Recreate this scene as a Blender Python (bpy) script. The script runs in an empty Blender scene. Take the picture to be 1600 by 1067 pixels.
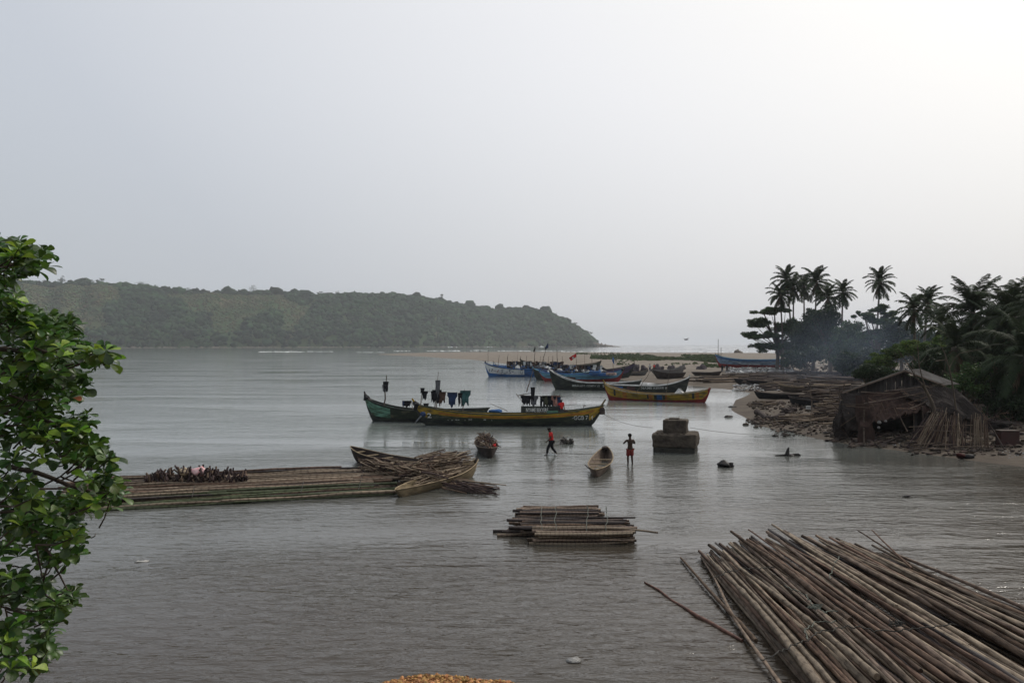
import bpy, math, random
import numpy as np
from mathutils import Vector, Matrix, noise as mnoise
R = random.Random(7)
NR = np.random.RandomState(11)
D = bpy.data
SC = bpy.context.scene
COL = SC.collection
rad = math.radians

# ------------------------------------------------------------------ camera, sky, sun, exposure
CAMH, F, HZ = 6.5, 1300.0, 538.0
cam_d = D.cameras.new("camera"); cam = D.objects.new("camera", cam_d); COL.objects.link(cam)
cam.location = (0, 0, CAMH); cam.rotation_euler = (rad(90), 0, 0)
cam_d.sensor_width = 36; cam_d.lens = 36 * F / 1600
cam_d.shift_y = (HZ - 533.5) / 1600
cam_d.clip_start = 0.1; cam_d.clip_end = 30000
SC.camera = cam
SC.view_settings.view_transform = 'Standard'; SC.view_settings.look = 'None'
SC.view_settings.exposure = 0.0; SC.view_settings.gamma = 1
SC.view_settings.use_curve_mapping = False

SUN_AZ, SUN_EL = rad(48), rad(44)          # azimuth to the right of the view direction (+Y)
SUN = Vector((math.sin(SUN_AZ) * math.cos(SUN_EL), math.cos(SUN_AZ) * math.cos(SUN_EL), math.sin(SUN_EL)))
world = D.worlds.new("World"); SC.world = world; world.use_nodes = True
nt = world.node_tree; nt.nodes.clear()
def N(nt, t, **kw):
    n = nt.nodes.new(t)
    for k, v in kw.items(): setattr(n, k, v)
    return n
def mathn(nt, op, a, b=None, c=None, clamp=False):
    n = nt.nodes.new('ShaderNodeMath'); n.operation = op; n.use_clamp = clamp
    for i, v in enumerate((a, b, c)):
        if v is None: continue
        if isinstance(v, (int, float)): n.inputs[i].default_value = v
        else: nt.links.new(v, n.inputs[i])
    return n.outputs[0]
out = N(nt, 'ShaderNodeOutputWorld'); bg = N(nt, 'ShaderNodeBackground')
sky = N(nt, 'ShaderNodeTexSky'); sky.sky_type = 'NISHITA'; sky.sun_disc = False
sky.sun_elevation = SUN_EL; sky.sun_rotation = SUN_AZ; sky.dust_density = 6; sky.air_density = 1.2
tc = N(nt, 'ShaderNodeTexCoord')
nrm = N(nt, 'ShaderNodeVectorMath', operation='NORMALIZE'); nt.links.new(tc.outputs['Generated'], nrm.inputs[0])
dot = N(nt, 'ShaderNodeVectorMath', operation='DOT_PRODUCT'); nt.links.new(nrm.outputs[0], dot.inputs[0]); dot.inputs[1].default_value = SUN
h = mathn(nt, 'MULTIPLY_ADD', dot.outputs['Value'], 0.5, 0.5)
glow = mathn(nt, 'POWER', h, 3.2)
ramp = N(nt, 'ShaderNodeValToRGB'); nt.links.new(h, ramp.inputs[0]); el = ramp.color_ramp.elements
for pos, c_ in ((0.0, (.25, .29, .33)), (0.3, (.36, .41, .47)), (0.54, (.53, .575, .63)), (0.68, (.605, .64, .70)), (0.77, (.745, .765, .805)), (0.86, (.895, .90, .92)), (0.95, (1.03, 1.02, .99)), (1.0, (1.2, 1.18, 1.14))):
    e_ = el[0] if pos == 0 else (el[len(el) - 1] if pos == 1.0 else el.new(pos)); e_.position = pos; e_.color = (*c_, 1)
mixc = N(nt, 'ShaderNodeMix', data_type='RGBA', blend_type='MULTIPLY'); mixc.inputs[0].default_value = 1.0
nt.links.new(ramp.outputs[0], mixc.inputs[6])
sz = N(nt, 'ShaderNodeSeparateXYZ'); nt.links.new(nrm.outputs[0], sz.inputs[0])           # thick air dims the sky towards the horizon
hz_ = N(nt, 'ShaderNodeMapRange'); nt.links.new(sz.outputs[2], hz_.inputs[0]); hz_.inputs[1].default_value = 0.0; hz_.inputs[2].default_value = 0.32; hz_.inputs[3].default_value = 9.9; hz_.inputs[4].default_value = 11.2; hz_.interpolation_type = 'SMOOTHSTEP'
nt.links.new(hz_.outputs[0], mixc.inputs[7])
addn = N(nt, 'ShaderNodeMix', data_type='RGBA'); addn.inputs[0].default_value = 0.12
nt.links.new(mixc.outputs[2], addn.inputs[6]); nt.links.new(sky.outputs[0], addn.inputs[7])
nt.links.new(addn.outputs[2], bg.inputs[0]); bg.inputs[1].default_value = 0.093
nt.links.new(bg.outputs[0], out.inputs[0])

sl = D.lights.new("sun", 'SUN'); sl.energy = 1.9; sl.angle = rad(9); sl.color = (1.0, 0.95, 0.86)
so = D.objects.new("sun", sl); COL.objects.link(so)
so.rotation_euler = SUN.to_track_quat('Z', 'Y').to_euler()

# ------------------------------------------------------------------ materials
MATS = {}
def mat(name, base, col2=None, rough=0.8, scale=3.0, var=0.6, bump=0.0, bscale=None, rnd=0.0, isl=0.0,
        stretch=(1, 1, 1), transl=0.0, spec=0.15, rings=None, detail=4, hue=0.0, contrast=(0.35, 0.65), glob=False, metal=0.0, coat=0.0):
    if name in MATS: return MATS[name]
    m = D.materials.new(name); m.use_nodes = True; nt = m.node_tree; nt.nodes.clear(); MATS[name] = m
    out = N(nt, 'ShaderNodeOutputMaterial'); p = N(nt, 'ShaderNodeBsdfPrincipled')
    p.inputs['Roughness'].default_value = rough; p.inputs['Specular IOR Level'].default_value = spec
    p.inputs['Metallic'].default_value = metal; p.inputs['Coat Weight'].default_value = coat
    tc = N(nt, 'ShaderNodeTexCoord'); mp = N(nt, 'ShaderNodeMapping'); mp.inputs['Scale'].default_value = stretch
    if glob:
        ge = N(nt, 'ShaderNodeNewGeometry'); nt.links.new(ge.outputs['Position'], mp.inputs[0])
    else:
        oi0 = N(nt, 'ShaderNodeObjectInfo'); ad = N(nt, 'ShaderNodeVectorMath', operation='ADD')
        mu = N(nt, 'ShaderNodeVectorMath', operation='SCALE'); nt.links.new(oi0.outputs['Location'], mu.inputs[0]); mu.inputs['Scale'].default_value = 0.37
        nt.links.new(tc.outputs['Object'], ad.inputs[0]); nt.links.new(mu.outputs[0], ad.inputs[1])
        nt.links.new(ad.outputs[0], mp.inputs[0])
    no = N(nt, 'ShaderNodeTexNoise'); no.inputs['Scale'].default_value = scale; no.inputs['Detail'].default_value = detail
    no.inputs['Roughness'].default_value = 0.65
    nt.links.new(mp.outputs[0], no.inputs['Vector'])
    mr = N(nt, 'ShaderNodeMapRange'); nt.links.new(no.outputs[0], mr.inputs[0])
    mr.inputs[1].default_value = contrast[0]; mr.inputs[2].default_value = contrast[1]
    mr.inputs[3].default_value = 0; mr.inputs[4].default_value = 1
    mx = N(nt, 'ShaderNodeMix', data_type='RGBA'); nt.links.new(mr.outputs[0], mx.inputs[0])
    mx.inputs[6].default_value = (*base, 1)
    c2 = col2 if col2 else tuple(c * (1 - var) for c in base)
    mx.inputs[7].default_value = (*c2, 1)
    colr = mx.outputs[2]
    if rings:
        sx = N(nt, 'ShaderNodeSeparateXYZ'); nt.links.new(tc.outputs['Object'], sx.inputs[0])
        oi = N(nt, 'ShaderNodeObjectInfo')
        a = mathn(nt, 'MULTIPLY_ADD', sx.outputs[0], rings, oi.outputs['Random'])
        no2 = N(nt, 'ShaderNodeTexNoise'); no2.inputs['Scale'].default_value = 14; nt.links.new(tc.outputs['Object'], no2.inputs['Vector'])
        a = mathn(nt, 'MULTIPLY_ADD', no2.outputs[0], 1.2, a)
        a = mathn(nt, 'FRACT', a)
        a = mathn(nt, 'SUBTRACT', a, 0.5); a = mathn(nt, 'ABSOLUTE', a)
        a = mathn(nt, 'LESS_THAN', a, 0.075)
        m3 = N(nt, 'ShaderNodeMix', data_type='RGBA'); m3.blend_type = 'MULTIPLY'
        a = mathn(nt, 'MULTIPLY', a, 0.85)
        nt.links.new(a, m3.inputs[0]); nt.links.new(colr, m3.inputs[6]); m3.inputs[7].default_value = (0.25, 0.22, 0.2, 1)
        colr = m3.outputs[2]
    if rnd or isl:
        hs = N(nt, 'ShaderNodeHueSaturation'); nt.links.new(colr, hs.inputs['Color'])
        if isl:
            ge2 = N(nt, 'ShaderNodeNewGeometry'); rv = ge2.outputs['Random Per Island']; amt = isl
        else:
            oi = N(nt, 'ShaderNodeObjectInfo'); rv = oi.outputs['Random']; amt = rnd
        v = mathn(nt, 'MULTIPLY_ADD', rv, 2 * amt, 1 - amt); nt.links.new(v, hs.inputs['Value'])
        if hue:
            h2 = mathn(nt, 'MULTIPLY_ADD', mathn(nt, 'FRACT', mathn(nt, 'MULTIPLY', rv, 7.31)), hue, 0.5 - hue / 2); nt.links.new(h2, hs.inputs['Hue'])
        colr = hs.outputs[0]
    nt.links.new(colr, p.inputs['Base Color'])
    if bump:
        nb = N(nt, 'ShaderNodeTexNoise'); nb.inputs['Scale'].default_value = bscale or scale * 3; nb.inputs['Detail'].default_value = 5
        nt.links.new(mp.outputs[0], nb.inputs['Vector'])
        b = N(nt, 'ShaderNodeBump'); b.inputs['Strength'].default_value = 0.9; b.inputs['Distance'].default_value = bump
        nt.links.new(nb.outputs[0], b.inputs['Height']); nt.links.new(b.outputs[0], p.inputs['Normal'])
    sh = p.outputs[0]
    if transl:
        tr = N(nt, 'ShaderNodeBsdfTranslucent'); nt.links.new(colr, tr.inputs[0]); ms = N(nt, 'ShaderNodeMixShader'); ms.inputs[0].default_value = transl
        nt.links.new(sh, ms.inputs[1]); nt.links.new(tr.outputs[0], ms.inputs[2]); sh = ms.outputs[0]
    nt.links.new(sh, out.inputs[0])
    return m

# ------------------------------------------------------------------ geometry helpers
class Geo:
    def __init__(s): s.v = []; s.f = []
    def add(s, vs, fs):
        b = len(s.v); s.v.extend(tuple(v) for v in vs); s.f.extend(tuple(i + b for i in f) for f in fs)
        return s
    def box(s, c, sz, rz=0, M=None):
        x, y, z = (a / 2 for a in sz); vs = []
        for dx, dy, dz in ((-x,-y,-z),(x,-y,-z),(x,y,-z),(-x,y,-z),(-x,-y,z),(x,-y,z),(x,y,z),(-x,y,z)):
            p = Vector((dx, dy, dz))
            if M is not None: p = M @ p
            elif rz: p = Matrix.Rotation(rz, 3, 'Z') @ p
            vs.append(p + Vector(c))
        return s.add(vs, ((0,3,2,1),(4,5,6,7),(0,1,5,4),(1,2,6,5),(2,3,7,6),(3,0,4,7)))
    def tube(s, pts, rs, n=6, caps=True):
        pts = [Vector(p) for p in pts]
        if isinstance(rs, (int, float)): rs = [rs] * len(pts)
        vs = []; fs = []; up = None
        for i, p in enumerate(pts):
            d = (pts[min(i + 1, len(pts) - 1)] - pts[max(i - 1, 0)])
            if d.length < 1e-6: d = Vector((0, 0, 1))
            d.normalize()
            if up is None:
                up = Vector((0, 0, 1)) if abs(d.z) < 0.9 else Vector((1, 0, 0))
            a = d.cross(up)
            if a.length < 1e-4: a = d.orthogonal()
            a.normalize(); b = a.cross(d); up = b
            for k in range(n):
                t = 2 * math.pi * k / n
                vs.append(p + (a * math.cos(t) + b * math.sin(t)) * rs[i])
        for i in range(len(pts) - 1):
            for k in range(n):
                k2 = (k + 1) % n
                fs.append((i * n + k, i * n + k2, (i + 1) * n + k2, (i + 1) * n + k))
        if caps:
            fs.append(tuple(range(n))); fs.append(tuple((len(pts) - 1) * n + k for k in reversed(range(n))))
        return s.add(vs, fs)
    def blob(s, c, r, sub=1, amp=0.25, seed=0, fr=1.2):
        V, Fc = ICO[sub]; c = Vector(c)
        if isinstance(r, (int, float)): r = (r, r, r)
        vs = []
        for v in V:
            k = 1 + amp * mnoise.noise(Vector(v) * fr + Vector((seed * 3.1, seed * 1.7, seed)))  * 2
            vs.append(c + Vector((v[0] * r[0] * k, v[1] * r[1] * k, v[2] * r[2] * k)))
        return s.add(vs, Fc)
    def build(s, name, m, parent=None, smooth=False, **props):
        return link_mesh(name, make_mesh(name, s.v, s.f, m, smooth), parent, **props)

def make_mesh(name, v, f, m, smooth=False):
    me = D.meshes.new(name); me.from_pydata([tuple(a) for a in v], [], f)
    if m: me.materials.append(m)
    if smooth: me.polygons.foreach_set('use_smooth', [True] * len(me.polygons))
    me.update(); return me
def np_mesh(name, V, T, m, smooth=False):          # V (n,3) ; T (k,3 or 4)
    me = D.meshes.new(name); k = T.shape[1]
    me.vertices.add(len(V)); me.vertices.foreach_set('co', V.astype(np.float32).ravel())
    me.loops.add(T.size); me.loops.foreach_set('vertex_index', T.astype(np.int32).ravel())
    me.polygons.add(len(T)); me.polygons.foreach_set('loop_start', np.arange(0, T.size, k, dtype=np.int32))
    me.polygons.foreach_set('loop_total', np.full(len(T), k, dtype=np.int32))
    if smooth: me.polygons.foreach_set('use_smooth', np.ones(len(T), dtype=bool))
    me.materials.append(m); me.update(calc_edges=True); me.validate(); return me
def link_mesh(name, me, parent=None, **props):
    o = D.objects.new(name, me); COL.objects.link(o)
    if parent is not None: o.parent = parent
    for k, v in props.items(): o[k] = v
    return o
def thing(name, label, cat, loc=(0, 0, 0), rz=0, group=None):
    o = D.objects.new(name, None); COL.objects.link(o); o.location = loc; o.rotation_euler = (0, 0, rz)
    o.empty_display_size = 0.2; o['label'] = label; o['category'] = cat
    if group: o['group'] = group
    return o
def tag(o, label, cat, group=None):
    o['label'] = label; o['category'] = cat
    if group: o['group'] = group
    return o
def copy_tree(o, parent=None):
    c = o.copy(); COL.objects.link(c); c.parent = parent
    for ch in list(o.children): copy_tree(ch, c)
    return c

def ico(sub):
    import bmesh
    bm = bmesh.new(); bmesh.ops.create_icosphere(bm, subdivisions=sub, radius=1)
    V = [tuple(v.co) for v in bm.verts]; Fc = [tuple(v.index for v in f.verts) for f in bm.faces]; bm.free(); return V, Fc
ICO = {1: ico(1), 2: ico(2), 3: ico(3)}

# ------------------------------------------------------------------ shore line and terrain height
def w(x, y):                                       # water-level point seen at photo position x, y
    Y = CAMH * F / (y - HZ); return ((x - 800) / F * Y, Y)
COAST = [w(*p) for p in ((1600,729),(1500,717),(1400,704),(1330,696),(1260,682),(1200,667),(1165,655),(1143,640),(1150,625),
         (1172,614),(1130,607),(1090,604),(1040,600),(985,595),(940,590),(900,586),(850,579),(800,570),(760,564),(700,559.5),
         (640,556),(590,553.6),(640,552),(700,551),(800,550.4),(900,550.8),(1000,551.6),(1100,552),(1200,552.3),(1500,552.3),(1750,552.5))]
COAST = [(34, 42), (60, 36), (90, 12), (700, 12), (700, 560)][::-1][0:0] + COAST + [(700, 583), (700, 12), (90, 12), (60, 36), (36, 41.5)]
CA = np.array(COAST); CB = np.roll(CA, -1, axis=0)
def sdist(X, Y):
    X = np.asarray(X, float); Y = np.asarray(Y, float); best = np.full(X.shape, 1e9); ins = np.zeros(X.shape, bool)
    for (ax, ay), (bx, by) in zip(CA, CB):
        dx, dy = bx - ax, by - ay; t = np.clip(((X - ax) * dx + (Y - ay) * dy) / (dx * dx + dy * dy), 0, 1)
        best = np.minimum(best, np.hypot(X - ax - t * dx, Y - ay - t * dy))
        c = ((ay > Y) != (by > Y)); xx = ax + (Y - ay) * dx / (dy if dy else 1e-9); ins ^= c & (X < xx)
    return np.where(ins, best, -best)
def terr(X, Y):
    X = np.asarray(X, float); Y = np.asarray(Y, float)
    d = sdist(X, Y); sc = np.clip(Y / 60, 1, 8)
    wob = 0.35 * sc * (np.sin(X * 1.9 / sc + Y * 0.7 / sc) + 0.6 * np.sin(X * 0.83 / sc - Y * 1.3 / sc + 2) + .4 * np.sin(X * 4.1 / sc + 1) * np.cos(Y * 3.3 / sc))
    d2 = d + wob * 0.5
    h = np.where(d2 > 0, 0.62 * (1 - np.exp(-np.maximum(d2, 0) / 7.0)), np.maximum(d2 * 0.08, -0.6))
    h = h + np.where(d2 > 0, 0.75 * (1 - np.exp(-np.maximum(d2, 0) / 25.0)) * np.clip((170 - Y) / 80, 0, 1), 0)
    n = 0.035 * np.sin(X * 2.3 + 1.3 * np.sin(Y * .9)) * np.sin(Y * 1.7 + np.sin(X * 1.1)) + 0.06 * np.sin(X * .41 + Y * .23) * np.sin(Y * .37 - X * .19)
    return h + n * np.clip(d2 / 3, 0, 1)
def th(X, Y): return float(terr(np.array([X]), np.array([Y]))[0])
def G(x, y, dz=0.0):                               # land or water point seen at x, y
    X, Y = w(x, y); z = 0
    for _ in range(12):
        z = max(th(X, Y), 0.0); Yn = (CAMH - z) * F / (y - HZ); Y = 0.5 * Y + 0.5 * Yn; X = (x - 800) / F * Y
    return Vector((X, Y, z + dz))
def A(x, Y, y=None):                               # point at depth Y
    X = (x - 800) / F * Y
    if y is None: return Vector((X, Y, max(th(X, Y), 0)))
    return Vector((X, Y, CAMH - (y - HZ) / F * Y))

# ------------------------------------------------------------------ the setting: water, land, bank, hills
def water_mat():
    m = D.materials.new('water'); m.use_nodes = True; nt = m.node_tree; nt.nodes.clear()
    out = N(nt, 'ShaderNodeOutputMaterial'); p = N(nt, 'ShaderNodeBsdfPrincipled')
    p.inputs['Roughness'].default_value = 0.07; p.inputs['IOR'].default_value = 1.33; p.inputs['Specular IOR Level'].default_value = 0.5
    ge = N(nt, 'ShaderNodeNewGeometry'); sx = N(nt, 'ShaderNodeSeparateXYZ'); nt.links.new(ge.outputs['Position'], sx.inputs[0])
    # brown silt near; grey-green channel far, lightened to paint in missing sky reflection
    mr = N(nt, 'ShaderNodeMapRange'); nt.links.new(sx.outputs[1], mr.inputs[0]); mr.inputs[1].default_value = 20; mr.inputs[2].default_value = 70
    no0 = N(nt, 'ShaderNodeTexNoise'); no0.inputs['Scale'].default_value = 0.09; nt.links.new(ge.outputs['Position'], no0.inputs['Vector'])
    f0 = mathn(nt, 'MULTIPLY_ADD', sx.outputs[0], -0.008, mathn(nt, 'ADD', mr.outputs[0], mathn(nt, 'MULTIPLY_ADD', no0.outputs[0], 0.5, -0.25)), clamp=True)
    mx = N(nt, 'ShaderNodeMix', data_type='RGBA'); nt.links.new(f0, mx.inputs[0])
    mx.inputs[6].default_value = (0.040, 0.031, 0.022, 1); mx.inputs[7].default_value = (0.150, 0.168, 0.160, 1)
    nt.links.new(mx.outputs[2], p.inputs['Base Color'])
    def nz(scale, st, det=3, rot=0.0):
        mp = N(nt, 'ShaderNodeMapping'); mp.inputs['Scale'].default_value = st; mp.inputs['Rotation'].default_value = (0, 0, rot); nt.links.new(ge.outputs['Position'], mp.inputs[0])
        n = N(nt, 'ShaderNodeTexNoise'); n.inputs['Scale'].default_value = scale; n.inputs['Detail'].default_value = det; n.inputs['Distortion'].default_value = 0.4
        nt.links.new(mp.outputs[0], n.inputs['Vector']); return n.outputs[0]
    a = nz(1.0, (1.3, 3.0, 1), 5, 0.16)            # wind ripples
    b = nz(1.0, (0.16, 0.55, 1), 2, -0.15)         # long low swell
    c = nz(1.0, (3.2, 8.5, 1), 2, 0.2)             # fine ripple
    calm = nz(1.0, (0.03, 0.085, 1), 4, 0.12)      # calm and ruffled patches
    cm = N(nt, 'ShaderNodeMapRange'); nt.links.new(calm, cm.inputs[0]); cm.inputs[1].default_value = 0.38; cm.inputs[2].default_value = 0.62; cm.inputs[3].default_value = 0.22; cm.inputs[4].default_value = 1.2
    s = mathn(nt, 'MULTIPLY_ADD', b, 1.6, a); s = mathn(nt, 'MULTIPLY_ADD', c, 0.22, s)
    s = mathn(nt, 'MULTIPLY', s, cm.outputs[0])
    bu = N(nt, 'ShaderNodeBump'); bu.inputs['Strength'].default_value = 1.0; dm = N(nt, 'ShaderNodeMapRange'); nt.links.new(sx.outputs[1], dm.inputs[0]); dm.inputs[1].default_value = 18; dm.inputs[2].default_value = 60; dm.inputs[3].default_value = 0.10; dm.inputs[4].default_value = 0.038; nt.links.new(dm.outputs[0], bu.inputs['Distance'])
    nt.links.new(s, bu.inputs['Height']); nt.links.new(bu.outputs[0], p.inputs['Normal'])
    nt.links.new(p.outputs[0], out.inputs[0]); return m
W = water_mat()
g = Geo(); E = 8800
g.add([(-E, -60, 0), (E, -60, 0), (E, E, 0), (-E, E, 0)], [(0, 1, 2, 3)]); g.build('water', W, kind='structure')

sand = mat('sand', (0.20, 0.172, 0.138), (0.12, 0.098, 0.08), rough=0.9, scale=0.35, bump=0.05, bscale=3, glob=True, detail=8)
snt = sand.node_tree; sp0 = next(n for n in snt.nodes if n.type == 'BSDF_PRINCIPLED'); lk = sp0.inputs['Base Color'].links[0].from_socket       # dark silt on the river bank, pale sand out on the bar
sge = N(snt, 'ShaderNodeNewGeometry'); ssx = N(snt, 'ShaderNodeSeparateXYZ'); snt.links.new(sge.outputs['Position'], ssx.inputs[0]); smr = N(snt, 'ShaderNodeMapRange'); snt.links.new(ssx.outputs[1], smr.inputs[0]); smr.inputs[1].default_value = 95; smr.inputs[2].default_value = 210; smr.inputs[3].default_value = 0; smr.inputs[4].default_value = 1
smx = N(snt, 'ShaderNodeMix', data_type='RGBA', blend_type='MULTIPLY'); smx.inputs[0].default_value = 1; scr = N(snt, 'ShaderNodeMix', data_type='RGBA'); snt.links.new(smr.outputs[0], scr.inputs[0]); scr.inputs[6].default_value = (.46, .43, .41, 1); scr.inputs[7].default_value = (1, 1, 1, 1)
snt.links.new(lk, smx.inputs[6]); snt.links.new(scr.outputs[2], smx.inputs[7]); snt.links.new(smx.outputs[2], sp0.inputs['Base Color'])
bedm = mat('bank_soil', (0.19, 0.14, 0.09), (0.1, 0.075, 0.05), rough=0.95, scale=1.2, bump=0.05, glob=True)
ys = np.concatenate([np.linspace(12, 60, 170), np.geomspace(60.4, 700, 210)]); ts = np.concatenate([np.linspace(-0.22, 0.66, 330), np.linspace(0.68, 3.0, 40)])
YY, TT = np.meshgrid(ys, ts, indexing='ij'); XX = YY * TT; ZZ = terr(XX, YY)
nr, nc = YY.shape; idx = np.arange(nr * nc).reshape(nr, nc)
Q = np.stack([idx[:-1, :-1], idx[:-1, 1:], idx[1:, 1:], idx[1:, :-1]], -1).reshape(-1, 4)
keep = (ZZ.ravel()[Q].max(1) > -0.3); Q = Q[keep]
link_mesh('ground', np_mesh('ground', np.stack([XX, YY, ZZ], -1).reshape(-1, 3), Q, sand, True), kind='structure')
# the near bank on which the photographer, the gravel and the almond tree stand
bys = [-40, -5, 2, 3.4, 4.2, 6, 8, 10, 12.5]; bz = [4.5, 4.5, 4.52, 4.5, 4.3, 2.7, 1.2, 0.2, -0.8]; g = Geo(); nx = 60
for i, (yy, zz) in enumerate(zip(bys, bz)):
    for k in range(nx + 1):
        X = -60 + 120 * k / nx; g.v.append((X, yy + 0.5 * math.sin(X * .6), zz + 0.12 * mnoise.noise(Vector((X, yy, 0)))))
for i in range(len(bys) - 1):
    for k in range(nx): a = i * (nx + 1) + k; g.f.append((a, a + 1, a + nx + 2, a + nx + 1))
g.build('bank', bedm, smooth=True, kind='structure')

# hills across the bay
RIDGE = [(-420, 430), (-200, 436), (0, 440), (60, 444), (150, 447), (230, 452), (330, 460), (400, 458), (450, 461), (540, 463), (610, 462), (680, 470), (740, 481), (800, 484), (850, 486), (875, 498), (905, 515), (925, 528), (934, 537)]
def ridge_y(x):
    return float(np.interp(x, [p[0] for p in RIDGE], [p[1] for p in RIDGE]))
def shore_Y(x): return float(np.interp(x, [-420, 100, 350, 600, 800, 934], [1350, 1450, 1550, 1750, 2000, 2150]))
def hill_pt(x, v):                                  # x photo column of the slope, v 0 shore .. 1 ridge (.. 1.5 behind)
    Y0 = shore_Y(x); Yr = Y0 + 260
    Zr = CAMH + (HZ - ridge_y(x)) / F * Yr - 3
    Zr = max(Zr, 1.0)
    if v <= 1:
        prof = 0.10 * min(v / 0.06, 1) + 0.90 * (1 - (1 - v) ** 1.7)
        ang = mnoise.noise(Vector((x * 0.013, v * 0.8, 3))) * 0.20 + mnoise.noise(Vector((x * 0.035, v * 1.6, 9))) * 0.11
        z = Zr * max(0.0, prof + ang * math.sin(math.pi * min(v, 1))) ; Y = Y0 + 260 * v
    else:
        z = Zr * max(0, 1 - (v - 1) * 1.2); Y = Y0 + 260 + 500 * (v - 1)
    return Vector(((x - 800) / F * (Y0 + 260 * min(v, 1)), Y, z - (1.5 if v == 0 else 0)))
hillm = mat('hill_scrub', (0.036, 0.066, 0.024), (0.090, 0.074, 0.038), rough=0.95, scale=0.012, bump=2.0, bscale=0.12, glob=True, contrast=(0.5, 0.68), detail=6, stretch=(1, 1, 2))
xs = np.linspace(-420, 936, 260); vsn = list(np.linspace(0, 1, 26)) + [1.2, 1.5, 1.9]
g = Geo()
for v in vsn:
    for x in xs: g.v.append(tuple(hill_pt(x, v)))
n_ = len(xs)
for i in range(len(vsn) - 1):
    for k in range(n_ - 1): a = i * n_ + k; g.f.append((a, a + 1, a + n_ + 1, a + n_))
g.build('hills', hillm, smooth=True, kind='structure')
# forest canopy on the hills: too many crowns to count
canm = mat('forest_leaves', (0.022, 0.048, 0.018), (0.007, 0.017, 0.010), rough=0.95, scale=0.02, isl=0.65, hue=0.05, glob=True)
scrubm = mat('scrub_leaves', (0.040, 0.070, 0.027), (0.085, 0.068, 0.036), rough=0.95, scale=0.05, isl=0.35, hue=0.05, glob=True)
def clump_mass(name, m, pts, rad3, sub=1):
    V0 = np.array(ICO[sub][0]); F0 = np.array(ICO[sub][1]); n = len(pts); P = np.array(pts); Rr = np.array(rad3)
    k = 1 + NR.uniform(-0.38, 0.38, (n, len(V0), 1)) * (1 if sub == 1 else .75); V = V0[None] * k * Rr[:, None, :] + P[:, None, :]
    T = F0[None] + (np.arange(n) * len(V0))[:, None, None]
    return link_mesh(name, np_mesh(name, V.reshape(-1, 3), T.reshape(-1, 3), m), kind='stuff')
pf, rf, ps, rs_ = [], [], [], []; pr_, rr2 = [], []
for i in range(15000):
    x = R.uniform(-150, 932); v = R.random() ** 0.9
    p = hill_pt(x, v)
    open_ = mnoise.noise(Vector((x * 0.011, v * 1.6, 5.5)))
    wooded = (x > 455 + 60 * v and v < 1.1) or v > 0.93 or v < 0.10 or (230 < x < 330 and v < 0.38) or open_ > 0.22
    s = R.uniform(2.6, 6.2) if wooded else R.uniform(1.2, 3.0)
    if v > 0.95: s = R.uniform(3, 7) if R.random() < .7 else R.uniform(7, 11)
    if wooded and R.random() < .12: s *= 1.6
    if wooded and (v > .93 or s > 7): pr_.append(p + Vector((0, 0, s * 0.3))); rr2.append((s, s, s * R.uniform(0.55, .9)))
    elif wooded: pf.append(p + Vector((0, 0, s * 0.45))); rf.append((s, s, s * R.uniform(0.75, 1.2)))
    elif R.random() < 0.9: ps.append(p + Vector((0, 0, s * 0.2))); rs_.append((s * 1.2, s * 1.2, s * 0.8))
fo = clump_mass('forest', canm, pf, rf); fo['label'] = 'hazy dark green forest covering the headland'
rg = clump_mass('forest', canm, pr_, rr2, 2); rg['label'] = 'rounded forest crowns lining the top of the ridge'
sb = clump_mass('scrub', scrubm, ps, rs_); sb['label'] = 'pale scrub on the open hillside'
rockm = mat('shore_rock', (0.20, 0.165, 0.13), (0.1, 0.085, 0.07), rough=0.95, scale=0.4, bump=0.1)
g = Geo()
for i in range(260):
    x = R.uniform(140, 900); p = hill_pt(x, 0.0); g.blob((p.x, p.y - R.uniform(0, 10), R.uniform(-.5, 1)), (R.uniform(2, 8), R.uniform(2, 4), R.uniform(0.6, 2.0)), 1, 0.3, i)
o = g.build('shore_rocks', rockm, kind='stuff'); o['label'] = 'low rocks and sand along the foot of the headland'
for i, (x, y, s) in enumerate(((936, 531, 5), (944, 534.5, 7), (955, 536.8, 9), (938, 527, 3))):
    pass
g = Geo(); 
for i in range(26):
    t = i / 25; x = 930 + 36 * t; zt = (1 - t) ** 1.3 * 9 + 1.2
    g.blob(((x - 800) / F * 2160, 2160 + R.uniform(-8, 8), zt * 0.3), (6, 6, zt * R.uniform(.7, 1.1)), 1, 0.3, i)
o = g.build('sea_rocks', rockm, kind='stuff'); o['label'] = 'jagged rocks tapering off the tip of the headland into the sea'

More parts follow.
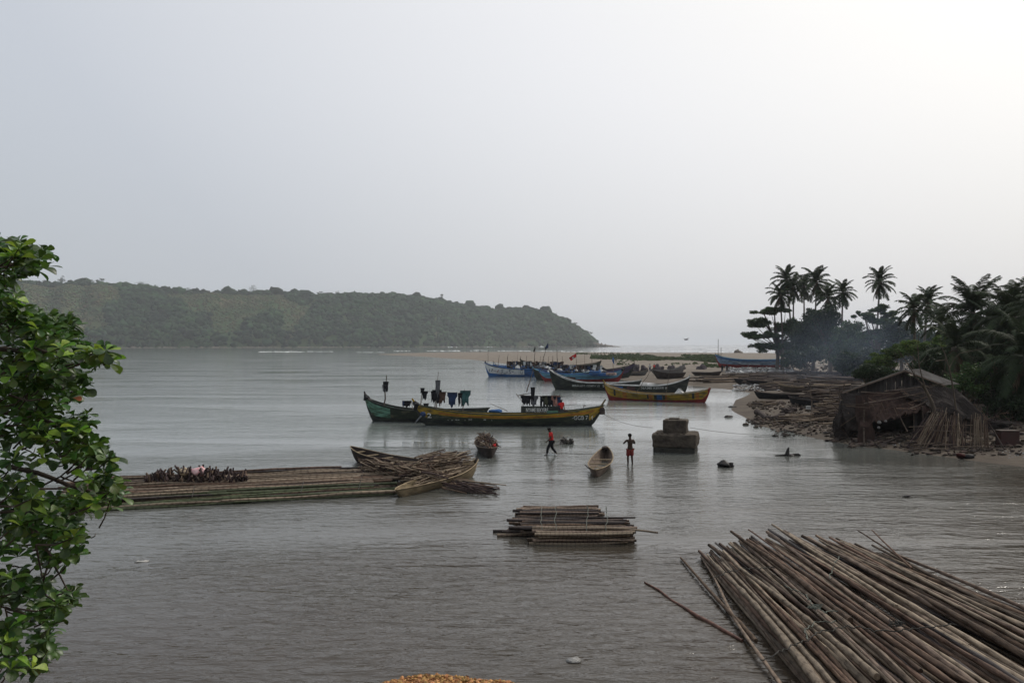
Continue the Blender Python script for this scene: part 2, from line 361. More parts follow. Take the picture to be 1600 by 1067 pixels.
# ------------------------------------------------------------------ broadleaf trees
barkm = mat('bark', (0.13, 0.10, 0.075), (0.07, 0.055, 0.042), rough=0.95, scale=2, bump=0.03, stretch=(1, 1, .3))
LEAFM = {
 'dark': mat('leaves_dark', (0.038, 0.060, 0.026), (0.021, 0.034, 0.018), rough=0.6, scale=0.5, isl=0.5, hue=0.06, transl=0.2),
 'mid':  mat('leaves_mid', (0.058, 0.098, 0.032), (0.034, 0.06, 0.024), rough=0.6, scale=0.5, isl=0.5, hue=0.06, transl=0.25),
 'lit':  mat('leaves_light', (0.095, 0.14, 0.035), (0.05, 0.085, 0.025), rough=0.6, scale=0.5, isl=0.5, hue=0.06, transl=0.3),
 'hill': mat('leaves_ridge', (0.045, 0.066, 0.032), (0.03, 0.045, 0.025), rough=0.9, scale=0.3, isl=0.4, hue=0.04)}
def leaf_cloud(lobes, n, size, m_, flat=0.0, fill=0.35):
    """n leaf faces spread through ellipsoid lobes [(centre, radii)], denser towards their skins"""
    vol = np.array([r[0] * r[1] + r[1] * r[2] + r[0] * r[2] for c, r in lobes]); ids = NR.choice(len(lobes), n, p=vol / vol.sum())
    C_ = np.array([tuple(l[0]) for l in lobes])[ids]; R_ = np.array([tuple(l[1]) for l in lobes])[ids]
    d = NR.normal(size=(n, 3)); d /= np.linalg.norm(d, axis=1)[:, None]
    rr = 1 - fill * NR.random_sample(n) ** 1.6 + NR.normal(0, 0.15, n); P = C_ + d * R_ * rr[:, None]
    a = NR.normal(size=(n, 3)); a[:, 2] *= (1 - flat); a /= np.linalg.norm(a, axis=1)[:, None]
    b = NR.normal(size=(n, 3)); b = np.cross(a, b); b[:, 2] *= (1 - flat * .7); b /= np.linalg.norm(b, axis=1)[:, None]
    s = size * NR.uniform(0.55, 1.35, (n, 1))
    V = np.stack([P - a * s, P + b * s * .45, P + a * s, P - b * s * .45], 1).reshape(-1, 3)
    T = np.arange(n * 4).reshape(n, 4)
    return V, T
def tree(name, label, cat, base, H, lobes, n, size, kind, group=None, trunk_r=0.3, trunks=1, flat=0.0, limbs=True):
    """lobes are offsets (dx, dy, z, rx, ry, rz) in metres from the base"""
    root = thing(name, label, cat, base, 0, group)
    L = [((l[0], l[1], l[2]), (l[3], l[4], l[5])) for l in lobes]
    # break each lobe up into smaller puffs for an uneven outline
    L2 = []
    for c, r in L:
        k = max(6, int(9 * (r[0] + r[2]) / 4))
        for i in range(k):
            d = Vector((R.gauss(0, 1), R.gauss(0, 1), R.gauss(0, .4 if flat else 1))).normalized(); q = R.uniform(0.5, 1.0); s = R.uniform(0.2, 0.46)
            jz = R.gauss(0, .35 * (size / .3)) if flat else 0; mz = .35 * size / .3 if flat else 0; q = q * (1 if not flat else R.uniform(.6, 1.1)); s = s if not flat else s * .75
            L2.append(((c[0] + d.x * r[0] * q, c[1] + d.y * r[1] * q, c[2] + d.z * r[2] * q + jz), (r[0] * s, r[1] * s, max(mz, r[2] * s * R.uniform(.6, 1)))))
        L2.append((c, (r[0] * (.35 if flat else .55), r[1] * (.35 if flat else .55), r[2] * .5)))
    V, T = leaf_cloud(L2, n, size, None, flat, 0.5)
    link_mesh('crown', np_mesh('crown', V, T, LEAFM[kind]), root)
    if trunk_r:
        g = Geo()
        for t in range(trunks):
            ox = (t - (trunks - 1) / 2) * 1.2
            top = Vector((L[0][0])) if trunks == 1 else Vector(L[min(t, len(L) - 1)][0])
            pts = [Vector((ox, 0, -0.4)), Vector((ox * .9 + .1, 0, H * .2)), Vector((ox + (top.x - ox) * .4, top.y * .4, H * .42)), top]
            g.tube(pts, [trunk_r * 1.25, trunk_r, trunk_r * .75, trunk_r * .25], 7)
        if limbs:
            for c, r in L2[:: max(1, len(L2) // 16)]:
                s0 = Vector((0, 0, H * R.uniform(.2, .45)))
                mid = (s0 + Vector(c)) * .5 + Vector((0, 0, -.3)); g.tube([s0, mid, Vector(c)], [trunk_r * .4, trunk_r * .25, trunk_r * .08], 5)
        g.build('trunk', barkm, root, smooth=True)
    return root

# ridge trees that stand out against the sky, one by one
ridge_spots = [(70, 8, 'r'), (97, 15, 'p'), (128, 11, 's'), (143, 9, 'r'), (157, 12, 's'), (190, 9, 'r'), (223, 12, 'w'), (243, 8, 'r'), (292, 8, 'r'), (352, 8, 'w'),
               (396, 13, 'r'), (428, 9, 'r'), (470, 7, 'r'), (500, 7, 's'), (527, 8, 'r'), (612, 6, 's'), (690, 12, 't'), (720, 4, 'r'), (755, 5, 'r'), (783, 6, 'r'), (868, 6, 'r'), (898, 7, 's'), (922, 7, 's')]
kinds_ = {'r': 'round bushy', 'p': 'tall pointed', 's': 'sparse open', 'w': 'wide spreading', 't': 'lone thin'}
wherer = ['half hidden above the almond branch', 'first clear of the almond leaves', 'with see-through crown, second clear of the leaves', 'small, just past the see-through one', 'gappy, on the left of the ridge', 'low, between two taller trees on the left ridge',
 'dark, above the green slope on the left ridge', 'low, right beside the dark spreading tree', 'small, above the brown slope', 'flat topped, halfway to the dip in the ridge', 'dark and tallest on the middle of the ridge', 'beside the tallest middle tree',
 'small, above the wooded slope', 'small, where the ridge runs level', 'rounded, at the start of the wooded plateau', 'on the brow where the ridge starts to fall', 'standing by itself on the bare brow', 'tiny, beyond the lone thin tree', 'tiny, on the lower headland',
 'small, topping the lower headland', 'at the shoulder where the headland drops', 'clinging to the falling slope of the headland', 'last one above the rocks of the point']
for (x, hp, k), wh in zip(ridge_spots, wherer):
    b = hill_pt(x, 0.985); Hh = hp / F * b.y + 3; r = Hh * .46
    if k == 'r': lb = [(0, 0, Hh * .66, r * .9, r, Hh * .34), (R.uniform(-3, 3), 0, Hh * .3, r * 1.1, r, Hh * .25)]
    elif k == 'p': lb = [(0, 0, Hh * .5, r * .8, r, Hh * .2), (0, 0, Hh * .75, r * .45, r * .5, Hh * .26)]
    elif k == 's': lb = [(-r * .7, 0, Hh * .72, r * .45, r * .4, Hh * .14), (r * .6, 0, Hh * .85, r * .5, r * .4, Hh * .12), (0, 0, Hh * .95, r * .3, r * .3, Hh * .1)]
    elif k == 't': lb = [(0, 0, Hh * .9, r * .35, r * .3, Hh * .1), (1, 0, Hh * .66, r * .3, r * .3, Hh * .08)]
    else: lb = [(0, 0, Hh * .72, r * 1.4, r, Hh * .22), (0, 0, Hh * .3, r * 1.0, r, Hh * .25)]
    tree('ridge_tree', kinds_[k] + ' tree on the ridge, ' + wh, 'tree', b, Hh, lb, 420, 0.9, 'hill', 'trees along the far ridge', trunk_r=0.5, limbs=(k in 'st'))

# ------------------------------------------------------------------ foreground almond tree on the near bank
def almond():
    root = thing('almond_tree', 'bright green broad-leaved tree hanging into the left of the view from the near bank', 'tree', (-7.6, 9.6, 0.6))
    off = Vector(root.location)
    lm = []
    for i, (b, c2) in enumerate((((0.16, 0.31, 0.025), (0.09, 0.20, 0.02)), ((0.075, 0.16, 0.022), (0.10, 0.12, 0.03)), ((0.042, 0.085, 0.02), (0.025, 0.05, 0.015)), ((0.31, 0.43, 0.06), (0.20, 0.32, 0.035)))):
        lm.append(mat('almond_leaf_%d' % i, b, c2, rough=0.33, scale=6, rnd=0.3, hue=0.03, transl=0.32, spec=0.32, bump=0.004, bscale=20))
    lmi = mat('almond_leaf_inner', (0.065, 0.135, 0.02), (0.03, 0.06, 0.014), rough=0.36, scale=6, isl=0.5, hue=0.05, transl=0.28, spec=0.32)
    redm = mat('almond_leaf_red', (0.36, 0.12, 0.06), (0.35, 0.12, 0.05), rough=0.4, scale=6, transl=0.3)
    twigm = mat('almond_twig', (0.09, 0.07, 0.055), (0.045, 0.035, 0.03), rough=0.9, scale=8)
    # leaf: obovate, folded along the midrib, arching down
    def leaf_geo(L, Wd, arch, fold):
        prof = [0.05, 0.16, 0.34, 0.62, 0.9, 1.0, 0.78, 0.0]; us = [0, .15, .3, .48, .66, .8, .93, 1.0]
        V = []; Fc = []
        for u, pw in zip(us, prof):
            a = arch * u; x = L * (math.sin(a) / arch if arch > .01 else u); z = -L * (1 - math.cos(a)) / arch if arch > .01 else 0
            hw = Wd / 2 * pw
            V += [(x, -hw, z + fold * hw), (x, 0, z), (x, hw, z + fold * hw)]
        for i in range(len(us) - 1):
            b = i * 3; Fc += [(b, b + 3, b + 4, b + 1), (b + 1, b + 4, b + 5, b + 2)]
        return np.array(V), Fc
    shapes = [leaf_geo(1, R.uniform(.5, .62), R.uniform(.25, 1.1), R.uniform(.1, .5)) for _ in range(6)]
    meshes = [[make_mesh('leaf', V, Fc, m_, True) for m_ in lm] for V, Fc in shapes]
    # rosette positions; outline points from the leaning crown, given real depth
    cl = []   # (x, y, spread_x, spread_y, count)
    spec = [(22,392,34,16,13),(52,408,26,16,10),(-40,420,60,40,14),(12,425,22,10,5),(10,478,26,20,8),(40,498,34,18,10),(95,512,34,20,12),(60,540,50,28,16),(130,545,30,20,10),(168,556,20,10,6),
            (20,580,45,30,14),(90,590,48,30,16),(128,600,18,22,6),(30,640,50,36,14),(105,650,36,34,12),(132,665,22,18,7),(148,705,30,20,10),(178,716,14,12,4),(105,700,34,20,8),(10,700,26,24,6),(60,668,20,14,4),
            (170,755,22,16,7),(192,778,12,14,4),(140,780,28,18,8),(90,790,30,16,7),(25,775,40,28,12),(70,820,45,26,14),(115,832,22,18,7),(125,850,12,24,5),(20,845,30,25,8),(95,865,26,18,6),(30,905,18,26,5),(5,930,20,28,6),
            (70,925,20,14,4),(112,935,20,18,6),(90,958,20,14,4),(52,962,22,16,5),(92,980,10,14,2),(15,1005,28,24,8),(75,1010,20,14,5),(35,1040,40,20,8),(-60,700,50,250,40),(-70,950,50,100,16),(-60,520,50,60,14)]
    ros = []
    for x, y, sx, sy, c in spec:
        for _ in range(int(c * (1.95 if y < 800 else 1.7))):
            px = (x - (14 if x > 60 else 0)) + R.uniform(-1, 1) * sx * .9; py = y + R.uniform(-1, 1) * sy; ros.append((px, py, R.uniform(8.3, 10.8)))
    leaves = []
    for (px, py, dep) in ros:
        c = A(px, dep, py); n = R.randint(6, 9); base = R.random() * 6.28
        tilt = Vector((R.gauss(0.1, .3), R.gauss(-.15, .3), 1)).normalized(); q = tilt.to_track_quat('Z', 'Y').to_matrix()
        inner = R.random() < 0.25
        for k in range(n):
            az = base + k * 2.4 + R.gauss(0, .15); el = 0.95 - k * 0.19 + R.gauss(0, .12); s = R.uniform(.12, .20) * (0.75 if k < 2 else 1)
            M3 = q @ Matrix.Rotation(az, 3, 'Z') @ Matrix.Rotation(-el, 3, 'Y') @ Matrix.Rotation(R.gauss(0, .3), 3, 'X')
            leaves.append((c, M3, s, k, px, py, dep))
    def vis(l): return -5 < l[4] < 260
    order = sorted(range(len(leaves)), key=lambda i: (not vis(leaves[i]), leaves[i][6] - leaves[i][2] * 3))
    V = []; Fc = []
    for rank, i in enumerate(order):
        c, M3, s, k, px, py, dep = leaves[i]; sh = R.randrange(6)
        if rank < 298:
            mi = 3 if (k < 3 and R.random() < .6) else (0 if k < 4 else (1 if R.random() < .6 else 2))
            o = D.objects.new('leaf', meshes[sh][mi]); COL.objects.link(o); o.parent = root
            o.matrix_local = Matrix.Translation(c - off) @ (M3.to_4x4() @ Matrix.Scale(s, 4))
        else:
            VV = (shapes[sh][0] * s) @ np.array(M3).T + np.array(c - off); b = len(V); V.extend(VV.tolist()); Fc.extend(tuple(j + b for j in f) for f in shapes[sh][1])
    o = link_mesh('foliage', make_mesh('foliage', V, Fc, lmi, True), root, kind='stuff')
    c = A(114, 8.6, 622); o = link_mesh('leaf', make_mesh('leaf', shapes[0][0], shapes[0][1], redm, True), root)
    o.matrix_local = Matrix.Translation(c - off) @ (Matrix.Rotation(1.2, 4, 'X') @ Matrix.Scale(.09, 4)); o['label'] = 'single red leaf among the green'
    # trunk, limbs and twigs
    g = Geo(); zl = lambda px, py, d: A(px, d, py) - off
    g.tube([(0, 0, -.6), (.1, 0, 1.5), (.25, .1, 3.5), (.2, 0, 5.5), (.1, 0, 8.2)], [.34, .27, .23, .18, .1], 9)
    g.build('trunk', twigm, root, smooth=True)
    g = Geo()
    limbs = [[(-150, 560), (-60, 545), (40, 548), (120, 553), (160, 556)], [(-150, 700), (-40, 715), (60, 740), (130, 765), (180, 772)], [(-150, 440), (-60, 425), (10, 415), (50, 410)],
             [(-150, 620), (-20, 640), (60, 650), (130, 690), (165, 710)], [(-120, 800), (-30, 800), (40, 800), (80, 870), (68, 905), (72, 930), (100, 950)], [(40, 800), (58, 860), (66, 900)], [(40, 815), (75, 868), (95, 900), (110, 930)],
             [(-90, 930), (-20, 935), (8, 950), (14, 975), (30, 985)], [(8, 950), (30, 955), (50, 965)], [(-110, 1000), (-20, 1040), (15, 1062), (60, 1040), (75, 1015)], [(-150, 860), (-40, 850), (20, 845), (40, 835)], [(58, 880), (80, 880), (95, 870)], [(20, 885), (30, 887), (38, 886)],
             [(125, 838), (134, 840), (148, 839), (149, 833)], [(30, 690), (35, 700), (52, 708), (55, 700)], [(90, 930), (100, 924), (112, 922)]]
    for li, L in enumerate(limbs):
        g = Geo(); thick = .045 if li < 5 else .011
        if li in (5, 6, 7, 8): thick = .018
        if li == 4: thick = .022
        d0 = 9.3 + R.uniform(-.4, .4); pts = []
        for i, (a, b) in enumerate(L):
            pts.append(zl(a, b, d0 + .1 * math.sin(i * 2 + li)))
        if L[0][0] <= -90: pts = [Vector((.2, 0, max(1, pts[0].z - .5)))] + pts
        fine = []
        for i in range(len(pts) - 1):
            for t in (0, .33, .66): fine.append(pts[i].lerp(pts[i + 1], t) + Vector((0, 0, .01)) * R.uniform(-1, 1))
        fine.append(pts[-1]); g.tube(fine, [thick * (1 - .7 * i / len(fine)) for i in range(len(fine))], 5); g.build('branch', twigm, root, smooth=True)
    g = Geo()
    for (px, py, dep) in ros[::3]:
        c = A(px, dep, py) - off; e = c + Vector((R.uniform(-.5, -.1), R.uniform(-.1, .3), R.uniform(-.35, .05))); m_ = (c + e) / 2 + Vector((0, 0, -.04)); g.tube([e, m_, c], [.012, .009, .006], 4)
    g.build('twigs', twigm, root, smooth=True, kind='stuff')
almond()

# gravel heap at the bottom edge of the view
g = Geo(); gx, gy = A(690, 3.7).x, 3.7
for i in range(9):
    for k in range(20): pass
rings_ = 7; g.v.append((gx, gy, 4.972))
for i in range(1, rings_ + 1):
    for k in range(24): t = k / 24 * 6.283; r = i / rings_; g.v.append((gx + math.cos(t) * r * 0.98, gy + math.sin(t) * r * .6, 4.972 - .5 * r ** 2.4 + .03 * mnoise.noise(Vector((math.cos(t) * r * 3, math.sin(t) * r * 3, 2)))))
for k in range(24): g.f.append((0, 1 + k, 1 + (k + 1) % 24))
for i in range(rings_ - 1):
    for k in range(24): a = 1 + i * 24; g.f.append((a + k, a + 24 + k, a + 24 + (k + 1) % 24, a + (k + 1) % 24))
gravm = mat('gravel', (0.42, 0.23, 0.09), (0.24, 0.13, 0.06), rough=0.85, scale=40, isl=0.55, hue=0.04)
for i in range(11000):
    t = R.random() * 6.283; r = math.sqrt(R.random()); s = R.choice((.003, .004, .006, .008, .012)) * R.uniform(.8, 1.2)
    g.blob((gx + math.cos(t) * r * .98, gy + math.sin(t) * r * .6, 4.972 - .5 * r ** 2.4 + .03 * mnoise.noise(Vector((math.cos(t) * r * 3, math.sin(t) * r * 3, 2))) + R.uniform(0, .012)), (s, s * R.uniform(.6, 1), s * R.uniform(.5, .9)), 1, .3, i % 50)
o = g.build('gravel', gravm, kind='stuff'); o['label'] = 'heap of orange gravel at the bottom edge of the bank'

# ------------------------------------------------------------------ poles
def pole_mesh(name, m, n=8, seg=12, wob=1.2, taper=.65, seed=0, knots=False):
    rr = random.Random(seed); g = Geo(); a1, a2, p1, p2 = rr.uniform(-1, 1) * wob * 2, rr.uniform(-1, 1) * wob, rr.uniform(0, 6), rr.uniform(0, 6)
    pts = []; rs = []
    for i in range(seg + 1):
        t = i / seg; pts.append((t, a1 * math.sin(math.pi * t) + a2 * math.sin(6.28 * t + p1) * .6 + rr.uniform(-.12, .12), a2 * math.sin(9.4 * t + p2) * .35 + rr.uniform(-.1, .1)))
        rs.append((1 - (1 - taper) * t) * rr.uniform(.92, 1.08) * (1.16 if knots and i % 3 == 1 else 1))
    # unit-length pole: rings lie in the y z plane
    V = []; Fc = []
    for (x, y, z), r in zip(pts, rs):
        for k in range(n): th_ = 6.2832 * k / n; V.append((x, y + math.cos(th_) * r, z + math.sin(th_) * r))
    for i in range(seg):
        for k in range(n): k2 = (k + 1) % n; Fc.append((i * n + k, i * n + k2, (i + 1) * n + k2, (i + 1) * n + k))
    Fc.append(tuple(reversed(range(n)))); Fc.append(tuple(seg * n + k for k in range(n)))
    me = make_mesh(name, V, Fc, m)
    for p in me.polygons: p.use_smooth = len(p.vertices) == 4
    return me
def put(name, me, p0, p1, r, parent=None, off=Vector((0, 0, 0)), roll=None):
    p0, p1 = Vector(p0), Vector(p1); d = p1 - p0; L = d.length; d.normalize()
    side = d.cross(Vector((0, 0, 1)))
    if side.length < 1e-3: side = Vector((0, 1, 0))
    side.normalize(); up = side.cross(d); M3 = Matrix((d, -side, up)).transposed().to_4x4()
    if roll: M3 = M3 @ Matrix.Rotation(roll, 4, 'X')
    o = D.objects.new(name, me); COL.objects.link(o)
    if parent is not None: o.parent = parent
    o.matrix_local = Matrix.Translation(p0 - off) @ M3 @ Matrix.Diagonal((L, r, r, 1)); return o
pm = [mat('pole_bark_grey', (0.20, 0.148, 0.108), (0.065, 0.05, 0.042), rough=.75, scale=5, rnd=.52, rings=24, stretch=(14, .5, .5), contrast=(.3, .72), hue=0.02),
      mat('pole_bark_brown', (0.145, 0.093, 0.062), (0.045, 0.031, 0.026), rough=.8, scale=5, rnd=.52, rings=17, stretch=(14, .5, .5), contrast=(.3, .72), hue=0.02),
      mat('pole_bark_tan', (0.27, 0.215, 0.155), (0.12, 0.09, 0.065), rough=.65, scale=5, rnd=.3, rings=22, stretch=(12, .5, .5), contrast=(.3, .7)),
      mat('pole_dark_wet', (0.06, 0.045, 0.04), (0.025, 0.02, 0.02), rough=.45, scale=5, rnd=.4, rings=20, stretch=(12, .5, .5))]
BIG = [[pole_mesh('pole', m_, 8, 24, w_, .6, i * 7 + j, knots=True) for j, w_ in enumerate((.8, 1.3, 2.0, 3.0, 1.0, 1.6))] for i, m_ in enumerate(pm)]
greenm = mat('bamboo_green', (0.10, 0.115, 0.06), (0.05, 0.06, 0.035), rough=.6, scale=4, rnd=.4, rings=20, stretch=(10, .5, .5))
SM = [[pole_mesh('pole', m_, 6, 8, w_, .7, 90 + i * 7 + j) for j, w_ in enumerate((.5, .8, 1.3))] for i, m_ in enumerate(pm + [greenm])]
ropem = mat('rope_fibre', (0.07, 0.065, 0.055), (0.03, 0.03, 0.03), rough=.9, scale=20)
ropeg = mat('rope_grey_green', (0.17, 0.18, 0.15), (0.08, 0.09, 0.08), rough=.9, scale=20)
blackm = mat('soot_black', (0.02, 0.02, 0.022), rough=.7, scale=5)

raftA = thing('pole_raft', 'large raft of long brown poles lashed together in the near corner of the river', 'raft', (8.6, 19, 0), 0, 'rafts of poles')
offA = Vector(raftA.location)
tipsF = [(1066,878),(1106,893),(1128,870),(1135,875),(1152,856),(1170,866),(1186,862),(1213,853),(1238,851),(1250,856),(1285,866),(1302,872),(1335,872),(1350,876),(1385,893)]
def lay(u, top):                               # height of the heap across its width
    return 0.02 + (0.52 * min(1, u * 2.6) ** .8 if u < .9 else .52 * (1.02 - u) / .12) * top
npole = 0
for layer in range(3):
    cnt = (60, 56, 50)[layer]
    for i in range(cnt):
        u = (i + R.uniform(.1, .9)) / cnt
        if layer == 2 and (u < .05 or u > .96): continue
        fx = 5.6 + 5.6 * u + (R.gauss(0, .34)); fx = max(fx, 5.72); fy = 24.6 + 2.6 * math.sin(min(1, u * 1.5) * 1.57) + R.gauss(0, .45) - 2.4 * max(0, u - .55) / .45 * 1.0
        nx_ = 5.0 + 8.4 * u + R.gauss(0, .5); ny = 11.2 + R.uniform(-1, 1.2)
        if u < .15: nx_ = 5.1 + 8.4 * u + R.gauss(0, .1)
        if R.random() < .18: ny += R.uniform(2, 6)
        r = R.choice((.042, .052, .06, .068, .08)) * R.uniform(.9, 1.1)
        z = (-.02, .14, .29)[layer] * min(1, .25 + u * 2.4) * (1 if u < .9 else .7) + R.uniform(-.02, .05)
        dz = R.uniform(-.06, .06); c = R.choices((0, 1, 2, 3), (4, 4, 1.6, 1.2 if layer < 2 else .4))[0]
        p0 = (nx_ + (fx - nx_) * 0, ny, z + dz + .03); p1 = (fx, fy, z - dz * .5 + .04)
        put('pole', R.choice(BIG[c]), p0, p1, r, raftA, offA, R.uniform(-.5, .5) + (math.pi if R.random() < .5 else 0)); npole += 1
for (a, b, r, c, z0, z1) in (((1063,874),(1180,1010),.05,1,.06,.12), ((1143,852),(1330,1000),.075,1,.45,.45), ((1206,849),(1400,985),.05,2,.62,.55), ((1340,866),(1420,905),.03,1,.75,.45), ((1362,868),(1425,910),.028,1,.8,.4), ((1112,892),(1290,1120),.085,2,.3,.42), ((1128,898),(1320,1130),.06,2,.34,.42), ((1150,912),(1370,1100),.07,2,.5,.5)):
    P0 = Vector((*w(*b), z0)); P1 = Vector((*w(*a), z1)); P0.z, P1.z = z1, z0
    put('pole', R.choice(BIG[c]), P0, P1, r, raftA, offA)
def surf_rope(pxs, z, r=.012, m_=ropem, parent=None, off=Vector((0, 0, 0)), wig=.05, n=9):
    pts = []
    for i in range(len(pxs) - 1):
        for t in range(n):
            a = t / n; x = pxs[i][0] * (1 - a) + pxs[i + 1][0] * a; y = pxs[i][1] * (1 - a) + pxs[i + 1][1] * a
            Y = (CAMH - z) * F / (y - HZ); pts.append(Vector(((x - 800) / F * Y + R.uniform(-wig, wig) * .3, Y + R.uniform(-wig, wig), z + R.uniform(-.4, .6) * wig)) - off)
    g = Geo(); g.tube(pts, r, 5); return g.build('rope', m_, parent, smooth=True)
surf_rope([(1104,907),(1130,897),(1158,889),(1190,888),(1213,886)], .5, .014, ropem, raftA, offA)
surf_rope([(1190,1033),(1225,1014),(1253,1003),(1280,988),(1324,977),(1370,986),(1435,983),(1502,974)], .58, .013, ropem, raftA, offA)
surf_rope([(1225,914),(1260,930),(1268,945),(1290,958),(1310,952)], .58, .012, ropeg, raftA, offA)
surf_rope([(1296,902),(1304,880),(1312,868)], .5, .012, ropeg, raftA, offA)
surf_rope([(1262,1000),(1258,985),(1275,972),(1310,970)], .6, .011, ropeg, raftA, offA)
for cx, cy in ((1272, 955), (1405, 982)):
    g = Geo(); Y = (CAMH - .58) * F / (cy - HZ); c = Vector(((cx - 800) / F * Y, Y, .6)) - offA; pts = []
    for i in range(90): pts.append(c + Vector((R.gauss(0, .14), R.gauss(0, .12), abs(R.gauss(0, .06)) + .03)))
    sm = [pts[0]]
    for i in range(1, 89): sm.append((pts[i - 1] + pts[i] * 2 + pts[i + 1]) / 4)
    g.tube(sm, .008, 4); g.build('rope_tangle', ropeg if cx < 1300 else ropem, raftA)
# single pole half sunk beside it
g = Geo(); pts = [(1007,910),(1030,923),(1050,938),(1070,950),(1090,964),(1110,973),(1130,985),(1160,1002)]
pp = [Vector((*w(*q), .015 + .012 * math.sin(i * 2.1))) for i, q in enumerate(pts)]
g.tube(pp, [.02, .028, .03, .034, .045, .05, .045, .03], 7)
tag(g.build('floating_pole', mat('reddish_pole', (0.17, 0.085, 0.06), (0.06, 0.035, 0.03), rough=.6, scale=6), smooth=True), 'single thin reddish pole floating half sunk beside the large pole raft', 'pole')

# middle raft: bundles of short poles
raftB = thing('pole_bundle_raft', 'small stack of tied pole bundles afloat in the middle of the river', 'raft', (1.9, 28.5, 0), 0, 'rafts of poles'); offB = Vector(raftB.location)
def bundle(x0, x1, ya, yb, z0, nlay, parent, off, cset, rr_=(.04, .07), jit=.25):
    Ya = CAMH * F / (ya - HZ); Yb = CAMH * F / (yb - HZ)
    for L in range(nlay):
        n = max(3, int(abs(Yb - Ya) / .15)) + 1
        for i in range(n):
            Y = Ya + (Yb - Ya) * (i + R.uniform(-.2, .2)) / max(1, n - 1); z = z0 + L * .10 + R.uniform(-.02, .02)
            X0 = (x0 - 800) / F * Y + R.gauss(0, jit); X1 = (x1 - 800) / F * Y + R.gauss(0, jit * .6)
            put('pole', R.choice(SM[R.choice(cset)]), (X0, Y + R.uniform(-.05, .05), z), (X1, Y + R.uniform(-.05, .05), z + R.uniform(-.03, .04)), R.uniform(*rr_), parent, off, R.random() * 6)
bundle(836, 988, 850, 838, .02, 4, raftB, offB, (0, 0, 1, 2), (.05, .075), .14)
bundle(806, 978, 838, 824, .04, 4, raftB, offB, (0, 1, 3, 3), (.045, .07), .22)
bundle(812, 938, 822, 812, .06, 5, raftB, offB, (3, 3, 1, 0), (.045, .07), .12)
g = Geo(); pts = [A(747,28.3,842), A(790,28.2,836), A(833,28.1,831), A(880,27.9,827), A(930,27.8,825), A(975,27.7,826), A(1005,27.7,829), A(1028,27.7,832)]
g.tube([p - offB for p in pts], [.015, .02, .028, .038, .042, .04, .035, .035], 7); g.build('long_pole', pm[2], raftB, smooth=True)
for x in (846, 868, 918, 948):
    g = Geo(); pts = []
    for t in range(9):
        a = t / 8; yv = 848 - 36 * a; Y = CAMH * F / (yv - HZ); pts.append(Vector(((x + R.uniform(-2, 2) - 800) / F * Y, Y, .47 + .16 * a + (.0 if 0 < t < 8 else -.4))) - offB)
    g.tube(pts, .011, 4); g.build('lashing', ropeg, raftB)

# long bamboo raft on the left
raftC = thing('bamboo_raft', 'long low raft of bamboo poles reaching behind the green tree', 'raft', (-12, 37, 0), 0, 'rafts of poles'); offC = Vector(raftC.location)
nC = 46
for L in range(2):
    for i in range(nC):
        u = i / (nC - 1) + R.uniform(-.01, .01)
        yl = 799 - 44 * u; yr = 772 - 33 * u; xl = 110 + R.uniform(-60, 30) + 60 * u; xr = 632 - 30 * u + R.uniform(-75, 20)
        z = .03 + L * .12 * (1 if u > .12 else .5) + .14 * min(1, u * 2.5) * L + R.uniform(-.01, .03)
        a = Vector((*w(xl, yl + 2), z)); b = Vector((*w(xr, yr), z + .02))
        c = 4 if u < .24 and R.random() < .6 else R.choice((1, 1, 2, 0, 3, 2))
        mid = R.uniform(.4, .6)
        put('pole', R.choice(SM[c]), a, a.lerp(b, mid), R.uniform(.045, .07), raftC, offC, R.random() * 6)
        a2 = a.lerp(b, mid - R.uniform(.05, .12)); a2.z += .03
        put('pole', R.choice(SM[c]), b, a2, R.uniform(.045, .07), raftC, offC, R.random() * 6)
for x in (300, 470, 560):
    g = Geo(); pts = []
    for t in range(10):
        a = t / 9; yv = 790 - 40 * a - (x - 300) * .045; Y = CAMH * F / (yv - HZ); pts.append(Vector(((x + 10 * a - 800) / F * Y, Y, .36 + R.uniform(-.02, .02))) - offC)
    g.tube(pts, .014, 4); g.build('lashing', ropem, raftC)

stickm = [mat('stick_dark', (0.075, 0.05, 0.045), (0.03, 0.022, 0.024), rough=.85, scale=6, rnd=.5),
          mat('stick_brown', (0.18, 0.122, 0.085), (0.065, 0.046, 0.036), rough=.85, scale=6, rnd=.45, hue=.02),
          mat('stick_tan', (0.32, 0.25, 0.175), (0.15, 0.115, 0.085), rough=.8, scale=6, rnd=.3)]
ST = [[pole_mesh('stick', m_, 5, 4, w_, .7, 200 + i * 5 + j) for j, w_ in enumerate((.6, 1.2, 2.))] for i, m_ in enumerate(stickm)]
def stick_pile(root, off, n, fn, cset, r=(.018, .035), name='stick'):
    for i in range(n):
        p0, p1 = fn(i); put(name, R.choice(ST[R.choice(cset)]), p0, p1, R.uniform(*r), root, off, R.random() * 6)
